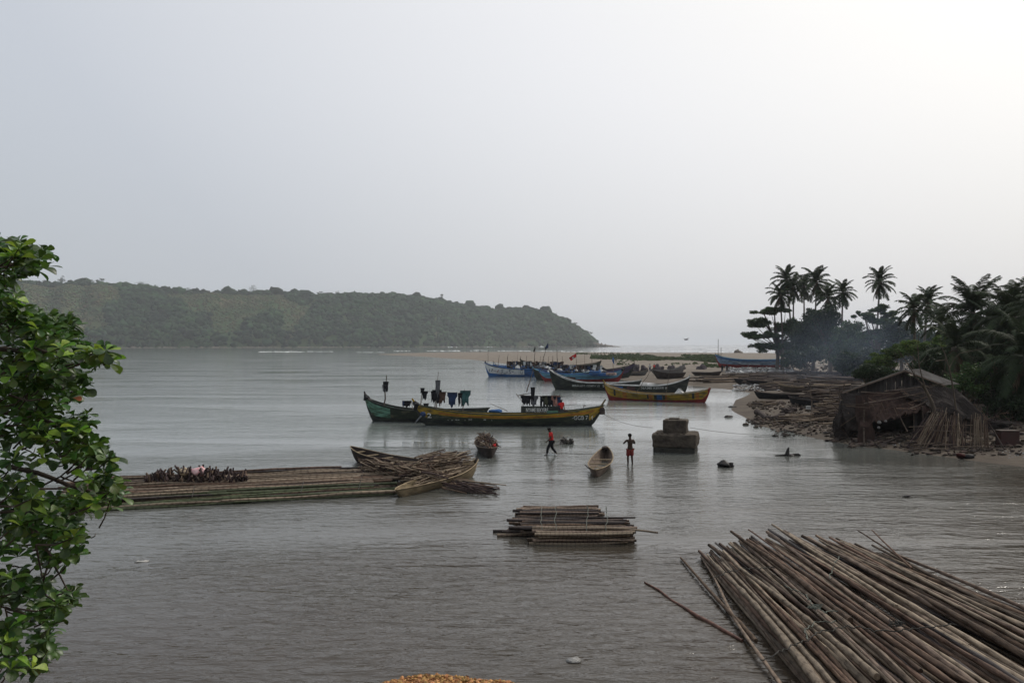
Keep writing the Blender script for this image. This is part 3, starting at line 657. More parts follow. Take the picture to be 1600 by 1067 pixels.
# dark firewood heap standing on the bamboo raft
pw = thing('firewood_heap', 'heap of short dark firewood standing on the long bamboo raft', 'firewood', (*w(305, 763), .3)); offw = Vector(pw.location)
def fw(i):
    x = R.uniform(226, 386); Y = R.uniform(36.9, 38.0); hmax = .62 * math.sin(min(1, (x - 215) / 60) * 1.57) * (1 if x < 365 else .75)
    z = .28 + R.random() * max(.1, hmax); p = Vector(((x - 800) / F * Y, Y, z)); lean = R.gauss(0, .35) + (x - 310) * .003
    d = Vector((math.sin(lean), R.gauss(0, .4), .8 * math.cos(lean))); L = R.uniform(.3, .5)
    return p - d * L * .4, p + d * L * .4
STS = [[pole_mesh('stick', m_, 5, 3, .25, .8, 300 + i * 5 + j) for j in range(3)] for i, m_ in enumerate(stickm)]
ST, STL = STS, ST
stick_pile(pw, offw, 298, fw, (0, 0, 0, 0, 1), (.035, .06))
ST = STL
g = Geo(); pts = [A(196,38.5,761), A(225,38.4,754), A(248,38.3,746), A(272,38.3,739)]
g.tube(pts, [.05, .06, .06, .05], 6); tag(g.build('curved_plank', stickm[1], smooth=True), 'curved plank sloping up against the dark firewood heap', 'plank')
def sack(name, px, Y, py, rx, rz, m_, label):
    c = A(px, Y, py); g = Geo(); g.blob((0, 0, rz * .8), (rx, rx * .8, rz), 2, .28, px, 1.8); g.blob((rx * .4, 0, rz * 1.5), (rx * .35, rx * .3, rz * .5), 1, .3, px + 2)
    o = g.build(name, m_, smooth=True); o.location = (c.x, c.y, c.z); return tag(o, label, 'bag')
cream = mat('cream_cloth', (0.62, 0.50, 0.34), (0.4, 0.32, 0.22), rough=.8, scale=6, bump=.03)
pink = mat('pink_plastic', (0.75, 0.30, 0.32), (0.78, 0.62, 0.6), rough=.5, scale=7, bump=.03)
sack('sack', 286, 37.3, 742, .24, .17, cream, 'cream sack lying on top of the dark firewood heap'); sack('plastic_bag', 311, 37.2, 742, .32, .2, pink, 'pink and white plastic bag on top of the dark firewood heap')

# ------------------------------------------------------------------ canoes
class Canoe:
    """hull in local x (bow at +x); zb/zs end heights, zm midship gunwale height above the water"""
    def __init__(s, name, label, pA, pB, zb, zs, zm, beam=1.5, draft=.35, group=None, keel=(.62, .62), p=2.6, base=0.0, cat='canoe', flare=.55, sheer=2.4):
        pA, pB = Vector(pA), Vector(pB); s.c = (pA + pB) / 2; d = pA - pB; s.L = Vector((d.x, d.y)).length
        s.rz = math.atan2(d.y, d.x); s.root = thing(name, label, cat, (s.c.x, s.c.y, base), s.rz, group)
        s.zb, s.zs, s.zm, s.b, s.dr, s.keel, s.p, s.fl, s.sh = zb, zs, zm, beam / 2, draft, keel, p, flare, sheer
    def zg(s, t): e = s.zb if t > 0 else s.zs; return s.zm + (e - s.zm) * abs(t) ** s.sh
    def zk(s, t):
        k = s.keel[0] if t > 0 else s.keel[1]; a = abs(t)
        if a <= k: return -s.dr
        q = (a - k) / (1 - k); return -s.dr + (s.zg(t) + s.dr) * q ** 1.6
    def pt(s, t, v, side, off=0.0):
        bb = s.b * max(0.0, 1 - abs(t) ** s.p) ** .8 + .035
        y = bb * (v ** s.fl if v > 0 else 0); z0, z1 = s.zk(t), s.zg(t)
        return Vector((t * s.L / 2, side * (y + off), z0 + (z1 - z0) * v))
    def tv(s, x, z, side=1, off=0.02):
        t = max(-.98, min(.98, 2 * x / s.L)); z0, z1 = s.zk(t), s.zg(t); v = max(0.02, min(1, (z - z0) / max(.01, z1 - z0))); return s.pt(t, v, side, off)
    def band(s, name, v0, v1, m, off=0.0, th_=.05, t0=-1, t1=1, nt_=40, nv=4, label=None):
        g = Geo()
        for side in (-1, 1):
            b = len(g.v); ts_ = [t0 + (t1 - t0) * i / nt_ for i in range(nt_ + 1)]
            for t in ts_:
                for j in range(nv + 1): v = v0 + (v1 - v0) * j / nv; g.v.append(tuple(s.pt(t, v, side, off)))
                for j in range(nv + 1): v = v0 + (v1 - v0) * j / nv; q = s.pt(t, v, side, off - th_); q.y = side * max(0.004, side * q.y); g.v.append(tuple(q))
            m_ = 2 * (nv + 1)
            for i in range(nt_):
                a = b + i * m_; c = a + m_
                for j in range(nv): g.f.append((a + j, c + j, c + j + 1, a + j + 1)); o_ = nv + 1; g.f.append((a + o_ + j, a + o_ + j + 1, c + o_ + j + 1, c + o_ + j))
                g.f.append((a + nv, c + nv, c + 2 * nv + 1, a + 2 * nv + 1)); g.f.append((a, a + nv + 1, c + nv + 1, c))
        o = g.build(name, m, s.root, smooth=False)
        if label: o['label'] = label
        return o
    def gunwale(s, m, r=.045, t0=-1, t1=1):
        for side in (-1, 1):
            g = Geo(); g.tube([s.pt(t0 + (t1 - t0) * i / 36, 1, side, .0) for i in range(37)], r, 6); g.build('gunwale', m, s.root, smooth=True)
    def floor(s, m, v=.25):
        g = Geo(); n = 30
        for i in range(n + 1):
            t = -.92 + 1.84 * i / n; a = s.pt(t, v, 1, -.05); g.v += [(a.x, -max(.01, a.y), a.z), (a.x, max(.01, a.y), a.z)]
        for i in range(n): a = 2 * i; g.f.append((a, a + 2, a + 3, a + 1))
        g.build('floor_boards', m, s.root)
    def thwarts(s, m, ts_, wd=.16, thk=.05, v=.86):
        for t in ts_:
            a = s.pt(t, v, 1); g = Geo(); g.box((a.x, 0, a.z), (wd, 2 * a.y - .04, thk)); g.build('thwart', m, s.root)
    def text(s, txt, x0, x1, z0, z1, m, side, name='lettering'):
        V, Fc = text_geo(txt, x1 - x0, z1 - z0)
        fl = -1 if side > 0 else 1                  # reads left to right seen from outside
        P = []
        for (a, b) in V:
            x = (x0 + a) if fl > 0 else (x1 - a); P.append(tuple(s.tv(x, z0 + b, side, .03)))
        o = link_mesh(name, make_mesh(name, P, Fc, m), s.root); return o
    def stem(s, m, end=1, up=.35, r=.07, fwd=.35, label=None):
        t = 0.97 * end; a = s.pt(t, 1, 1); g = Geo(); z = a.z
        g.tube([(a.x - end * .5, 0, z - .28), (a.x, 0, z), (a.x + end * fwd, 0, z + up)], [r * 1.2, r * 1.1, r * .7], 6)
        return g.build('stem_post', m, s.root, smooth=True)
    def w2l(s, P):
        return Matrix.Rotation(-s.rz, 3, 'Z') @ (Vector(P) - Vector(s.root.location))
_TX = {}
def text_geo(txt, wid, hei):
    if txt not in _TX:
        cu = D.curves.new('t', 'FONT'); cu.body = txt; cu.resolution_u = 2; cu.offset = 0.012; ob = D.objects.new('t', cu); COL.objects.link(ob)
        bpy.context.view_layer.update(); me = ob.evaluated_get(bpy.context.evaluated_depsgraph_get()).to_mesh()
        V = [(v.co.x, v.co.y) for v in me.vertices]; Fc = [tuple(p.vertices) for p in me.polygons]; D.objects.remove(ob); _TX[txt] = (V, Fc)
    V, Fc = _TX[txt]; xs = [v[0] for v in V]; ys_ = [v[1] for v in V]; ax, bx, ay, by = min(xs), max(xs), min(ys_), max(ys_)
    return [((x - ax) / (bx - ax) * wid, (y - ay) / (by - ay) * hei) for x, y in V], Fc

def paint(name, c, c2=None, rough=.6, worn=(0.42, 0.64), scale=2.2):
    return mat(name, c, c2 or (c[0] * .35 + .03, c[1] * .35 + .025, c[2] * .35 + .02), rough=rough, scale=scale, contrast=worn, bump=.01, stretch=(.5, 1, 1.8), detail=8)
P_green = paint('paint_green', (0.16, 0.33, 0.24), (.05, .08, .05)); P_yel = paint('paint_yellow', (0.40, 0.25, 0.03), (.09, .07, .03), worn=(.44, .66)); P_red = paint('paint_red', (0.28, 0.03, 0.03)); P_blue = paint('paint_blue', (0.03, 0.12, 0.32))
P_white = paint('paint_white', (0.62, 0.62, 0.60)); P_black = paint('tarred_black', (0.022, 0.025, 0.025), (0.06, 0.065, 0.05)); P_orange = paint('paint_orange', (0.45, 0.17, 0.03)); P_lblue = paint('paint_light_blue', (0.13, 0.30, 0.42))
P_olive = paint('paint_olive_dark', (0.038, 0.048, 0.034), (0.15, 0.14, 0.09), worn=(.55, .72)); woodm = mat('weathered_wood', (0.15, 0.115, 0.09), (0.08, 0.06, 0.048), rough=.85, scale=3, stretch=(.5, 3, 3), bump=.01, rnd=.2)
woodd = mat('dark_wood', (0.07, 0.052, 0.045), (0.03, 0.024, 0.022), rough=.85, scale=3, stretch=(.5, 3, 3), bump=.01, rnd=.3)
woodl = mat('light_wood', (0.33, 0.26, 0.165), (0.17, 0.125, 0.08), rough=.8, scale=3, stretch=(.5, 3, 3), bump=.01, rnd=.15)
letter = mat('white_lettering', (0.72, 0.71, 0.68), (0.5, 0.5, 0.48), rough=.6, scale=6); letterd = mat('dark_lettering', (0.02, 0.025, 0.05), rough=.6, scale=5)
metalm = mat('grey_metal', (0.25, 0.26, 0.28), rough=.4, scale=5, metal=.5)
clothms = {k: mat('cloth_' + k, c, rough=.9, scale=3, bump=.03, var=.45) for k, c in dict(black=(0.02, 0.02, 0.024), navy=(0.03, 0.05, 0.11), grey=(0.14, 0.14, 0.15), brown=(0.10, 0.06, 0.045), blue=(0.05, 0.13, 0.32), red=(0.5, 0.03, 0.03), pinkish=(0.4, 0.2, 0.16), white=(0.65, 0.65, 0.63), olive=(0.08, 0.08, 0.05), teal=(0.05, 0.12, 0.12)).items()}
def garment_geo(wd, hg, kind, seed):
    rr = random.Random(seed); g = Geo(); nx, nz = 7, 7; V = []
    for layer, dy in ((0, -.03), (1, .03)):
        for i in range(nx + 1):
            for j in range(nz + 1):
                u = i / nx - .5; v = j / nz; ww = wd * (1 - .15 * v)
                if kind == 'shirt' and v < .3: ww = wd * 1.35
                if kind == 'rag': ww = wd * (1 - .5 * v * rr.uniform(.6, 1))
                x = u * ww + .03 * math.sin(v * 5 + seed); zz = -v * hg * (1 + .15 * math.sin(u * 9 + seed * 2)); y = dy * (1 - .7 * abs(u) * 2) + .05 * math.sin(u * 14 + seed) * v + .03 * math.sin(v * 6)
                V.append((x, y, zz))
    q = (nx + 1) * (nz + 1); Fc = []
    for lay_ in (0, 1):
        for i in range(nx):
            for j in range(nz):
                if kind == 'trousers' and j > 2 and i == nx // 2: continue
                a = lay_ * q + i * (nz + 1) + j; f = (a, a + 1, a + nz + 2, a + nz + 1); Fc.append(f if lay_ else f[::-1])
    for j in range(nz):
        for i in (0, nx): a = i * (nz + 1) + j; Fc.append((a, a + 1, q + a + 1, q + a))
    for i in range(nx):
        for j in (0, nz): a = i * (nz + 1) + j; Fc.append((a, a + nz + 1, q + a + nz + 1, q + a))
    return V, Fc
GM = {}
def garment(pos, wd, hg, kind, colr, label, group=None, rz=0.0, name='garment', seed=None, cat='garment'):
    seed = R.randrange(4) if seed is None else seed
    key = (kind, colr, seed)
    if key not in GM: GM[key] = make_mesh('garment', *garment_geo(1, 1, kind, seed), clothms[colr], True)
    o = link_mesh(name, GM[key]); o.location = pos; o.scale = (wd, 1, hg); o.rotation_euler = (0, 0, rz); tag(o, label, cat, group); return o
ORD = ['first', 'second', 'third', 'fourth', 'fifth', 'sixth', 'seventh', 'eighth', 'ninth', 'tenth', 'eleventh', 'twelfth', 'thirteenth', 'fourteenth']
def seams(c, vs=(.62, .76), m=None):
    for v in vs: c.band('seam', v, v + .022, m or P_black, .052, th_=.03, nt_=24, nv=1)
def mast(root, p0, p1, m=None, r=.04, name='mast', bend=.03):
    p0, p1 = Vector(p0), Vector(p1); g = Geo(); n = 6; pts = [p0.lerp(p1, i / n) + Vector((R.gauss(0, bend), R.gauss(0, bend), 0)) * (1 if 0 < i < n else 0) for i in range(n + 1)]
    g.tube(pts, [r * (1 - .5 * i / n) for i in range(n + 1)], 6); return g.build(name, m or woodm, root, smooth=True)

# --- green canoe, the farther of the near pair
c1 = Canoe('fishing_canoe', 'long green and black canoe with its bow out beyond the yellow canoe', A(569, 70.5), A(765, 69.5), 2.05, 1.2, 1.0, 1.7, group='big fishing canoes', keel=(.80, .72))
# bow is at the left: local +x points from B to A
c1.band('hull', 0, .45, P_black); c1.band('hull_side', .45, .92, P_olive, .02, label='dark weathered olive planks'); c1.band('bow_panel', .42, .93, P_green, .028, t0=.55, t1=1, nt_=14, label='green painted bow panel'); c1.band('top_strake', .92, 1, P_black, .04)
c1.gunwale(P_black, .05); seams(c1, (.6, .78)); c1.floor(woodd); c1.thwarts(woodd, (-.5, -.2, .1, .4, .7)); c1.stem(woodd, 1, .55, .1, .15)
q = c1.pt(.96, 1, 1); g = Geo(); g.tube([(q.x - .1, -.3, q.z - .05), (q.x + .1, 0, q.z + .2), (q.x - .1, .3, q.z - .05)], .16, 8); g.blob((q.x + .1, 0, q.z - .05), .22, 1, .3); g.build('bow_wrapping', blackm, c1.root)
L_ = c1.w2l; base = A(600, 70.5, 637); mast(c1.root, L_(A(600, 70.5, 640)), L_(A(604, 70.5, 586)), r=.07)
for i, (x, y, wd, hg, k, cc) in enumerate(((603, 596, .5, .8, 'rag', 'black'), (601, 601, .42, .55, 'rag', 'grey'))):
    garment(A(x, 70.4, y), wd, hg, k, cc, ('black', 'grey')[i] + ' rag tied to the mast of the green canoe', 'rags on the green canoe mast', name='rag', cat='rag')
g = Geo(); P0, P1 = A(629, 70, 627), A(643, 70, 628); g.tube([L_(A(630, 70, 640)), L_(P0), L_(P1), L_(A(645, 70, 640))], .03, 5); g.build('low_rail', woodm, c1.root)
garment(A(636, 69.9, 626), .75, .5, 'rag', 'black', 'black cloth hung over the low rail of the green canoe', cat='cloth', name='cloth'); garment(A(630, 69.85, 626), .2, .5, 'rag', 'navy', 'narrow dark strip hanging at the end of the low rail', cat='cloth', name='cloth')
g = Geo(); g.tube([A(590, 70, 630), A(586, 70, 642), A(575, 69, 653)], .015, 4); tag(g.build('mooring_line', ropem), 'thin line hanging from the bow of the green canoe into the water', 'rope')

# --- yellow canoe in front with the clothes lines and the name board
c2 = Canoe('fishing_canoe', 'long yellow and black canoe with name board, nearest of the big canoes', A(645, 67.0), A(944, 66.6), 1.75, 1.62, .93, 1.8, group='big fishing canoes', keel=(.80, .80))
c2.band('hull', 0, .5, P_black); c2.band('hull_side', .5, .75, P_olive, .02); c2.band('top_strake', .74, .99, P_yel, .035, label='worn yellow upper plank')
c2.band('red_stripe', .79, .87, P_orange, .042, t0=-.9, t1=.72, label='faded orange stripe'); c2.gunwale(P_olive, .05); c2.floor(woodd); seams(c2, (.6,)); c2.thwarts(woodd, (-.72, -.5, -.25, 0, .25, .5, .72))
c2.band('bow_panel', .48, .76, P_yel, .03, t0=.84, t1=1, nt_=8, label='yellow bow panel'); c2.band('stern_panel', .40, .76, P_yel, .03, t0=-1, t1=-.84, nt_=8, label='yellow and green stern panel')
c2.stem(P_yel, 1, .45, .1, .3); c2.stem(woodl, -1, .55, .09, .35)
q = c2.pt(.965, 1, 1); g = Geo(); g.tube([(q.x - .1, -.35, q.z - .1), (q.x + .12, 0, q.z + .1), (q.x - .1, .35, q.z - .1)], .2, 8); g.blob((q.x, 0, q.z - .25), .3, 1, .3); g.build('bow_wrapping', blackm, c2.root)
front2 = 1 if (c2.root.matrix_basis if False else True) and (Matrix.Rotation(c2.rz, 3, 'Z') @ Vector((0, 1, 0))).y < 0 else -1
def front(c): return 1 if (Matrix.Rotation(c.rz, 3, 'Z') @ Vector((0, 1, 0))).y < 0 else -1
f2 = front(c2)
def along(c, px): return c.w2l(A(px, (c.c.y)))[0]
x0, x1 = sorted((along(c2, 668), along(c2, 675))); c2.text('2', x0, x1, .62, 1.0, letter, f2)
x0, x1 = sorted((along(c2, 893), along(c2, 926))); c2.text('-GGB 714', x0, x1, .50, .82, letter, f2)
c2.text('. , o  . x  .  s  .', *sorted((along(c2, 700), along(c2, 770))), .42, .56, letter, f2, 'worn_paint_marks')
# name board
Lw = c2.w2l; bx0, bx1 = Lw(A(814, 66)).x, Lw(A(873, 66)).x; zc = lambda y: CAMH - (y - HZ) / F * 66
g = Geo(); g.box(((bx0 + bx1) / 2, f2 * .72, (zc(634.5) + zc(645)) / 2), (abs(bx1 - bx0), .05, zc(634.5) - zc(645))); g.build('name_board', P_black, c2.root)
V, Fc = text_geo('NYAME BEKYERE', 1.75, .30); tx0 = Lw(A(822, 66)).x; sgn = 1 if f2 < 0 else -1
g = Geo(); g.add([(tx0 + sgn * a, f2 * .76, zc(643.4) + b) for a, b in V], Fc); g.build('name_lettering', letter, c2.root)
g = Geo(); g.box((Lw(A(863, 66)).x, f2 * .77, zc(645)), (.9, .05, .34)); g.build('green_panel', P_green, c2.root)
g = Geo(); g.box((Lw(A(884, 66)).x, f2 * .3, zc(643)), (.35, .3, .25)); g.build('crate_box', woodd, c2.root)
# posts and lines; left set
def posts(c, lst, Y, r=.045):
    for x0_, y0_, x1_, y1_ in lst: mast(c.root, c.w2l(A(x0_, Y, y0_)), c.w2l(A(x1_, Y, y1_)), r=r, bend=.012)
posts(c2, ((657, 634, 660, 607), (679, 640, 685, 581), (682, 640, 681, 602), (723, 642, 726, 608)), 66.8)
mast(c2.root, Lw(A(659, 66.8, 611)), Lw(A(734, 66.8, 614.5)), r=.02, name='clothes_rail', bend=.005)
def line_of(items, Y, group, where):
    n = len(items)
    for i, (x, y, wd, hg, k, cc) in enumerate(items):
        cn = {'pinkish': 'faded pink'}.get(cc, cc); kn = {'rag': 'rag', 'shirt': 'shirt', 'trousers': 'pair of trousers'}[k]
        garment(A(x, Y, y), wd * 1.25, hg * 1.3, k, cc, '%s %s, %s from left %s' % (cn, kn, ORD[i], where), group, rz=R.uniform(-.2, .2))
line_of(((660, 606, .3, .3, 'rag', 'black'), (663.5, 611, .3, .5, 'shirt', 'black'), (676.5, 611, .28, .62, 'rag', 'black'), (684, 594, .34, .95, 'rag', 'grey'), (682.5, 609, .45, .75, 'shirt', 'black'), (687.5, 612, .3, .8, 'rag', 'brown'), (691.5, 612, .45, .62, 'rag', 'brown'),
         (706.5, 613, .48, .85, 'shirt', 'navy'), (720, 614, .36, .75, 'trousers', 'black'), (727, 610, .5, .85, 'shirt', 'teal')), 66.7, 'clothes on the bow line of the yellow canoe', 'on the yellow canoe bow line')
garment(A(666, 66.6, 630), .5, .2, 'rag', 'black', 'black cloth lying over the bow edge of the yellow canoe', name='cloth', cat='cloth')
# mid set with the tall leaning mast
posts(c2, ((817, 640, 818.5, 614), (833, 640, 833, 604), (873, 643, 875, 616), (852, 640, 851.5, 634)), 66.3, .04)
mast(c2.root, Lw(A(823, 66.3, 612)), Lw(A(835, 66.3, 573)), r=.05, bend=.02); mast(c2.root, Lw(A(809, 66.3, 618)), Lw(A(836, 66.3, 613)), r=.04); mast(c2.root, Lw(A(815, 66.3, 618)), Lw(A(884, 66.3, 620)), r=.035, name='clothes_rail', bend=.005)
mast(c2.root, Lw(A(807, 66.3, 615)), Lw(A(815, 66.3, 626)), r=.03)
line_of(((820, 618, .42, .5, 'shirt', 'black'), (825, 618, .4, .55, 'rag', 'black'), (832.5, 605, .3, .8, 'rag', 'black'), (834, 618, .4, .62, 'shirt', 'grey'), (848, 619, .36, .72, 'trousers', 'black'), (853, 618, .36, .6, 'shirt', 'olive'), (857.5, 618, .36, .68, 'rag', 'black'), (862, 619, .42, .6, 'shirt', 'black'), (868.5, 618, .42, .7, 'shirt', 'pinkish'), (872.5, 620, .3, .85, 'trousers', 'navy')), 66.2,
        'clothes on the stern line of the yellow canoe', 'on the yellow canoe stern line')
mast(c2.root, Lw(A(793, 66.5, 642)), Lw(A(765, 66.5, 630)), r=.03, name='oar'); mast(c2.root, Lw(A(912, 66.5, 640)), Lw(A(913, 66.5, 632)), r=.03, name='cleat_post'); mast(c2.root, Lw(A(911, 66.5, 634)), Lw(A(916, 66.5, 634)), r=.03, name='cleat_bar')
g = Geo(); c = Lw(A(774, 66.4, 642)); g.blob(c, (.5, .25, .14), 2, .3, 3); g.build('tarp', clothms['blue'], c2.root, label='blue tarp over the gunwale'); 
g = Geo(); c = Lw(A(941, 66.4, 643)); g.box(c, (.4, .3, .45)); g.box(c + Vector((0, 0, .28)), (.3, .24, .1)); g.build('fender_block', woodd, c2.root)
# outboard motor tilted up on the bow side
om = thing('outboard_motor', 'dark outboard motor tilted out of the water beside the yellow bow', 'motor', A(661, 65.6, 647)); L = lambda x, y: A(x, 65.6, y) - Vector(om.location)
g = Geo(); g.blob((0, 0, 0), (.26, .18, .2), 2, .12); g.build('engine_cover', clothms['navy'], om, smooth=True)
g = Geo(); g.blob(tuple(L(662, 645.5)), (.17, .13, .06), 1, .05); g.build('cover_top', P_white, om)
g = Geo(); g.tube([(0, 0, 0), tuple(L(655, 653)), tuple(L(650, 659))], [.11, .07, .05], 6); g.build('drive_leg', metalm, om)
g = Geo(); p = L(649, 660)
for k in range(3):
    a = k * 2.094; g.blob((p.x + .05 * math.cos(a), p.y + .08 * math.sin(a), p.z + .08 * math.cos(a)), (.03, .07, .07), 1, .1)
g.build('propeller', metalm, om)

# --- yellow and red canoe by the beach
c3 = Canoe('fishing_canoe', 'bright yellow canoe with dark red bottom moored beside the beach', A(943, 98), A(1111, 93), 1.95, 1.6, .86, 1.9, group='big fishing canoes', keel=(.84, .84))
c3.band('hull', 0, .42, P_red); c3.band('hull_side', .42, .97, P_yel, .03, label='yellow painted planks'); c3.band('top_strake', .93, 1, mat('cream_paint', (0.55, 0.5, 0.38), rough=.6), .045); f3 = front(c3)
for t0, t1, m_ in ((-.15, -.03, P_blue), (.52, .60, P_orange), (-.80, -.74, P_orange), (.03, .10, P_orange), (-.24, -.18, P_orange)): c3.band('painted_panel', .44, .92, m_, .036, t0=t0, t1=t1, nt_=3)
for t0, t1 in ((-.05, .0), (-.2, -.16), (.74, .78), (-.72, -.68), (.1, .13)): c3.band('painted_figure', .5, .9, P_black, .041, t0=t0, t1=t1, nt_=2)
seams(c3, (.6, .8), P_olive); c3.gunwale(woodl, .05); c3.floor(woodm); c3.thwarts(woodm, (-.6, -.3, 0, .3, .6)); c3.stem(P_yel, 1, .45, .09, .25); c3.stem(P_red, -1, .12, .09, .1)
c3.band('stern_panel', .3, 1, P_red, .05, t0=-1, t1=-.95, nt_=3)
L3 = c3.w2l; mast(c3.root, L3(A(994, 96, 613)), L3(A(1019, 96, 577)), r=.045); mast(c3.root, L3(A(1040, 95, 616)), L3(A(1048, 95, 576)), r=.035)
g = Geo(); a = L3(A(1053, 94, 615)); b = L3(A(1068, 94, 614.5)); t = L3(A(1061, 94, 607)); mid_ = (a + b) / 2
g.add([(a.x, -.5, a.z), (b.x, -.5, b.z), (b.x, .5, b.z), (a.x, .5, a.z), (t.x - .12, 0, t.z), (t.x + .15, .1, t.z)], [(0, 1, 5, 4), (1, 2, 5), (2, 3, 4, 5), (3, 0, 4), (3, 2, 1, 0)])
tag(g.build('white_sheet', clothms['white']), 'white sheet draped into a peak in the yellow and red canoe', 'sheet').matrix_world = Matrix.Translation(c3.root.location) @ Matrix.Rotation(c3.rz, 4, 'Z')
# --- black canoes behind it
def simple(name, label, px0, Y0, px1, Y1, zb, zs, zm, mats, beam=1.6, group='fishing canoes moored farther out', base=0.0, keel=(.8, .8), stems=True, thw=(-.6, -.3, 0, .3, .6), draft=.35):
    c = Canoe(name, label, A(px0, Y0), A(px1, Y1), zb, zs, zm, beam, group=group, base=base, keel=keel, draft=draft)
    c.root.location.z = base
    c.band('hull', 0, .5, mats[0], nt_=26); c.band('hull_side', .5, .95, mats[1], .03, nt_=26); c.gunwale(mats[2], .06); c.floor(woodd); c.thwarts(woodd, thw)
    seams(c, (.72,))
    if stems: c.stem(mats[2], 1, .4, .08, .2); c.stem(mats[2], -1, .3, .08, .15)
    return c
c4 = simple('fishing_canoe', 'black canoe with white edge and white lettering, upswept white bow', 857, 120, 1003, 116, 3.0, 1.5, 1.05, (P_black, P_black, P_white), 1.7); f4 = front(c4)
c4.text('MIRACLE F. COMPANY', *sorted((along(c4, 893), along(c4, 940))), .50, .78, letter, f4)
c4.text('50', *sorted((along(c4, 944), along(c4, 950))), .50, .82, letter, f4)
c5 = simple('fishing_canoe', 'grey and black canoe lying between the yellow canoe and the beach', 1078, 105, 948, 107, 2.4, 1.4, 1.25, (P_black, P_black, P_white), 1.7)
c5.text('NAME KESSE II', *sorted((along(c5, 1002), along(c5, 1042))), .85, 1.12, letter, front(c5)); c5.band('painted_panel', .5, .9, P_blue, .04, t0=-1, t1=-.6, nt_=5); c5.band('painted_panel', .5, .9, paint('paint_maroon', (.12, .05, .05)), .045, t0=-.5, t1=-.3, nt_=5)
c6 = simple('fishing_canoe', 'blue and light blue canoe with raised blue deck behind the black canoe', 976, 141, 842, 146, 2.35, 1.7, 1.35, (P_red, P_lblue, P_blue), 1.9)
L6 = c6.w2l; g = Geo(); c = L6(A(938, 141, 585)); g.box(c, (3.2, 1.2, .5)); g.box(L6(A(930, 141, 582)), (1.8, 1.1, .5)); g.build('deck_house', P_blue, c6.root)
g = Geo(); c = L6(A(955, 140, 584)); g.box(c, (1.6, 1.0, .4)); g.build('engine_box', mat('faded_pink', (.42, .3, .27), rough=.8), c6.root)
c6.band('painted_panel', .3, .7, paint('paint_maroon2', (.13, .07, .06)), .045, t0=-.6, t1=-.1, nt_=5)
c6.text('o x z s', *sorted((along(c6, 878), along(c6, 895))), .62, .95, mat('tan_lettering', (.4, .3, .15)), front(c6)); g = Geo(); q = c6.pt(.97, 1, 1); g.tube([(q.x - .1, -.4, q.z - .1), (q.x + .1, 0, q.z + .25), (q.x - .1, .4, q.z - .1)], .24, 7); g.build('bow_wrapping', blackm, c6.root)
c7 = simple('fishing_canoe', 'dark purple canoe in the cluster with a long bow reaching over the sand', 992, 157, 846, 159, 2.9, 2.0, 1.6, (P_black, paint('paint_purple', (.08, .06, .11)), woodd), 1.8)
# --- blue and white lettered canoe at the left end of the cluster
c8 = Canoe('fishing_canoe', 'blue and white canoe lettered FLASHING at the left end of the cluster', A(757, 168), A(886, 166), 2.75, 2.0, 1.55, 2.0, group='fishing canoes moored farther out', keel=(.86, .8))
c8.band('hull', 0, .42, P_blue); c8.band('hull_side', .40, .93, mat('fresh_white', (.66, .66, .65), (.45, .46, .47), rough=.6, scale=1), .03, t0=.02, t1=1, label='white band with lettering'); c8.band('hull_side', .40, .93, P_blue, .03, t0=-1, t1=.02); c8.band('top_strake', .93, 1, P_black, .05); c8.gunwale(P_blue, .07); f8 = front(c8)
c8.floor(woodd); c8.thwarts(woodd, (-.6, -.3, 0, .3, .6)); c8.stem(P_black, 1, .5, .16, .1)
c8.text('FLASHING', *sorted((along(c8, 783), along(c8, 818))), .56, 1.42, mat('navy_lettering', (.02, .03, .12)), f8); c8.text('1Z', *sorted((along(c8, 764), along(c8, 770.5))), 1.0, 1.6, letterd, f8)
c8.text('V', *sorted((along(c8, 773), along(c8, 780))), .8, 1.4, P_red, f8, 'red_emblem')
c8b = simple('fishing_canoe', 'dark blue canoe with white dots moored behind the lettered one', 770, 173, 900, 172, 2.3, 2.0, 1.9, (P_black, P_blue, P_blue), 1.9)
c8c = simple('fishing_canoe', 'black canoe moored side-on between the lettered blue canoe and the white edged black one', 832, 152, 925, 150, 2.2, 1.6, 1.2, (P_black, P_black, P_lblue), 1.7)
c8d = simple('fishing_canoe', 'farthest dark canoe of the cluster, only its tilted ends showing', 812, 182, 940, 180, 3.2, 2.9, 1.9, (P_black, P_olive, woodd), 1.9)
for cc_, spots in ((c8, (795, 806, 818, 832, 846, 860, 872)), (c8c, (850, 862, 876, 890, 904)), (c7, (880, 900, 920, 940)), (c8b, (800, 830, 860, 884))):
    for px in spots:
        g = Geo(); q = cc_.w2l(A(px + R.uniform(-3, 3), cc_.c.y)); g.blob((q.x, R.uniform(-.3, .3), cc_.zm + R.uniform(.05, .35)), (R.uniform(.5, 1.1), .5, R.uniform(.25, .5)), 2, .3, px); g.build('net_bundle', R.choice((blackm, clothms['navy'], clothms['grey'], clothms['black'], clothms['white'])), cc_.root)
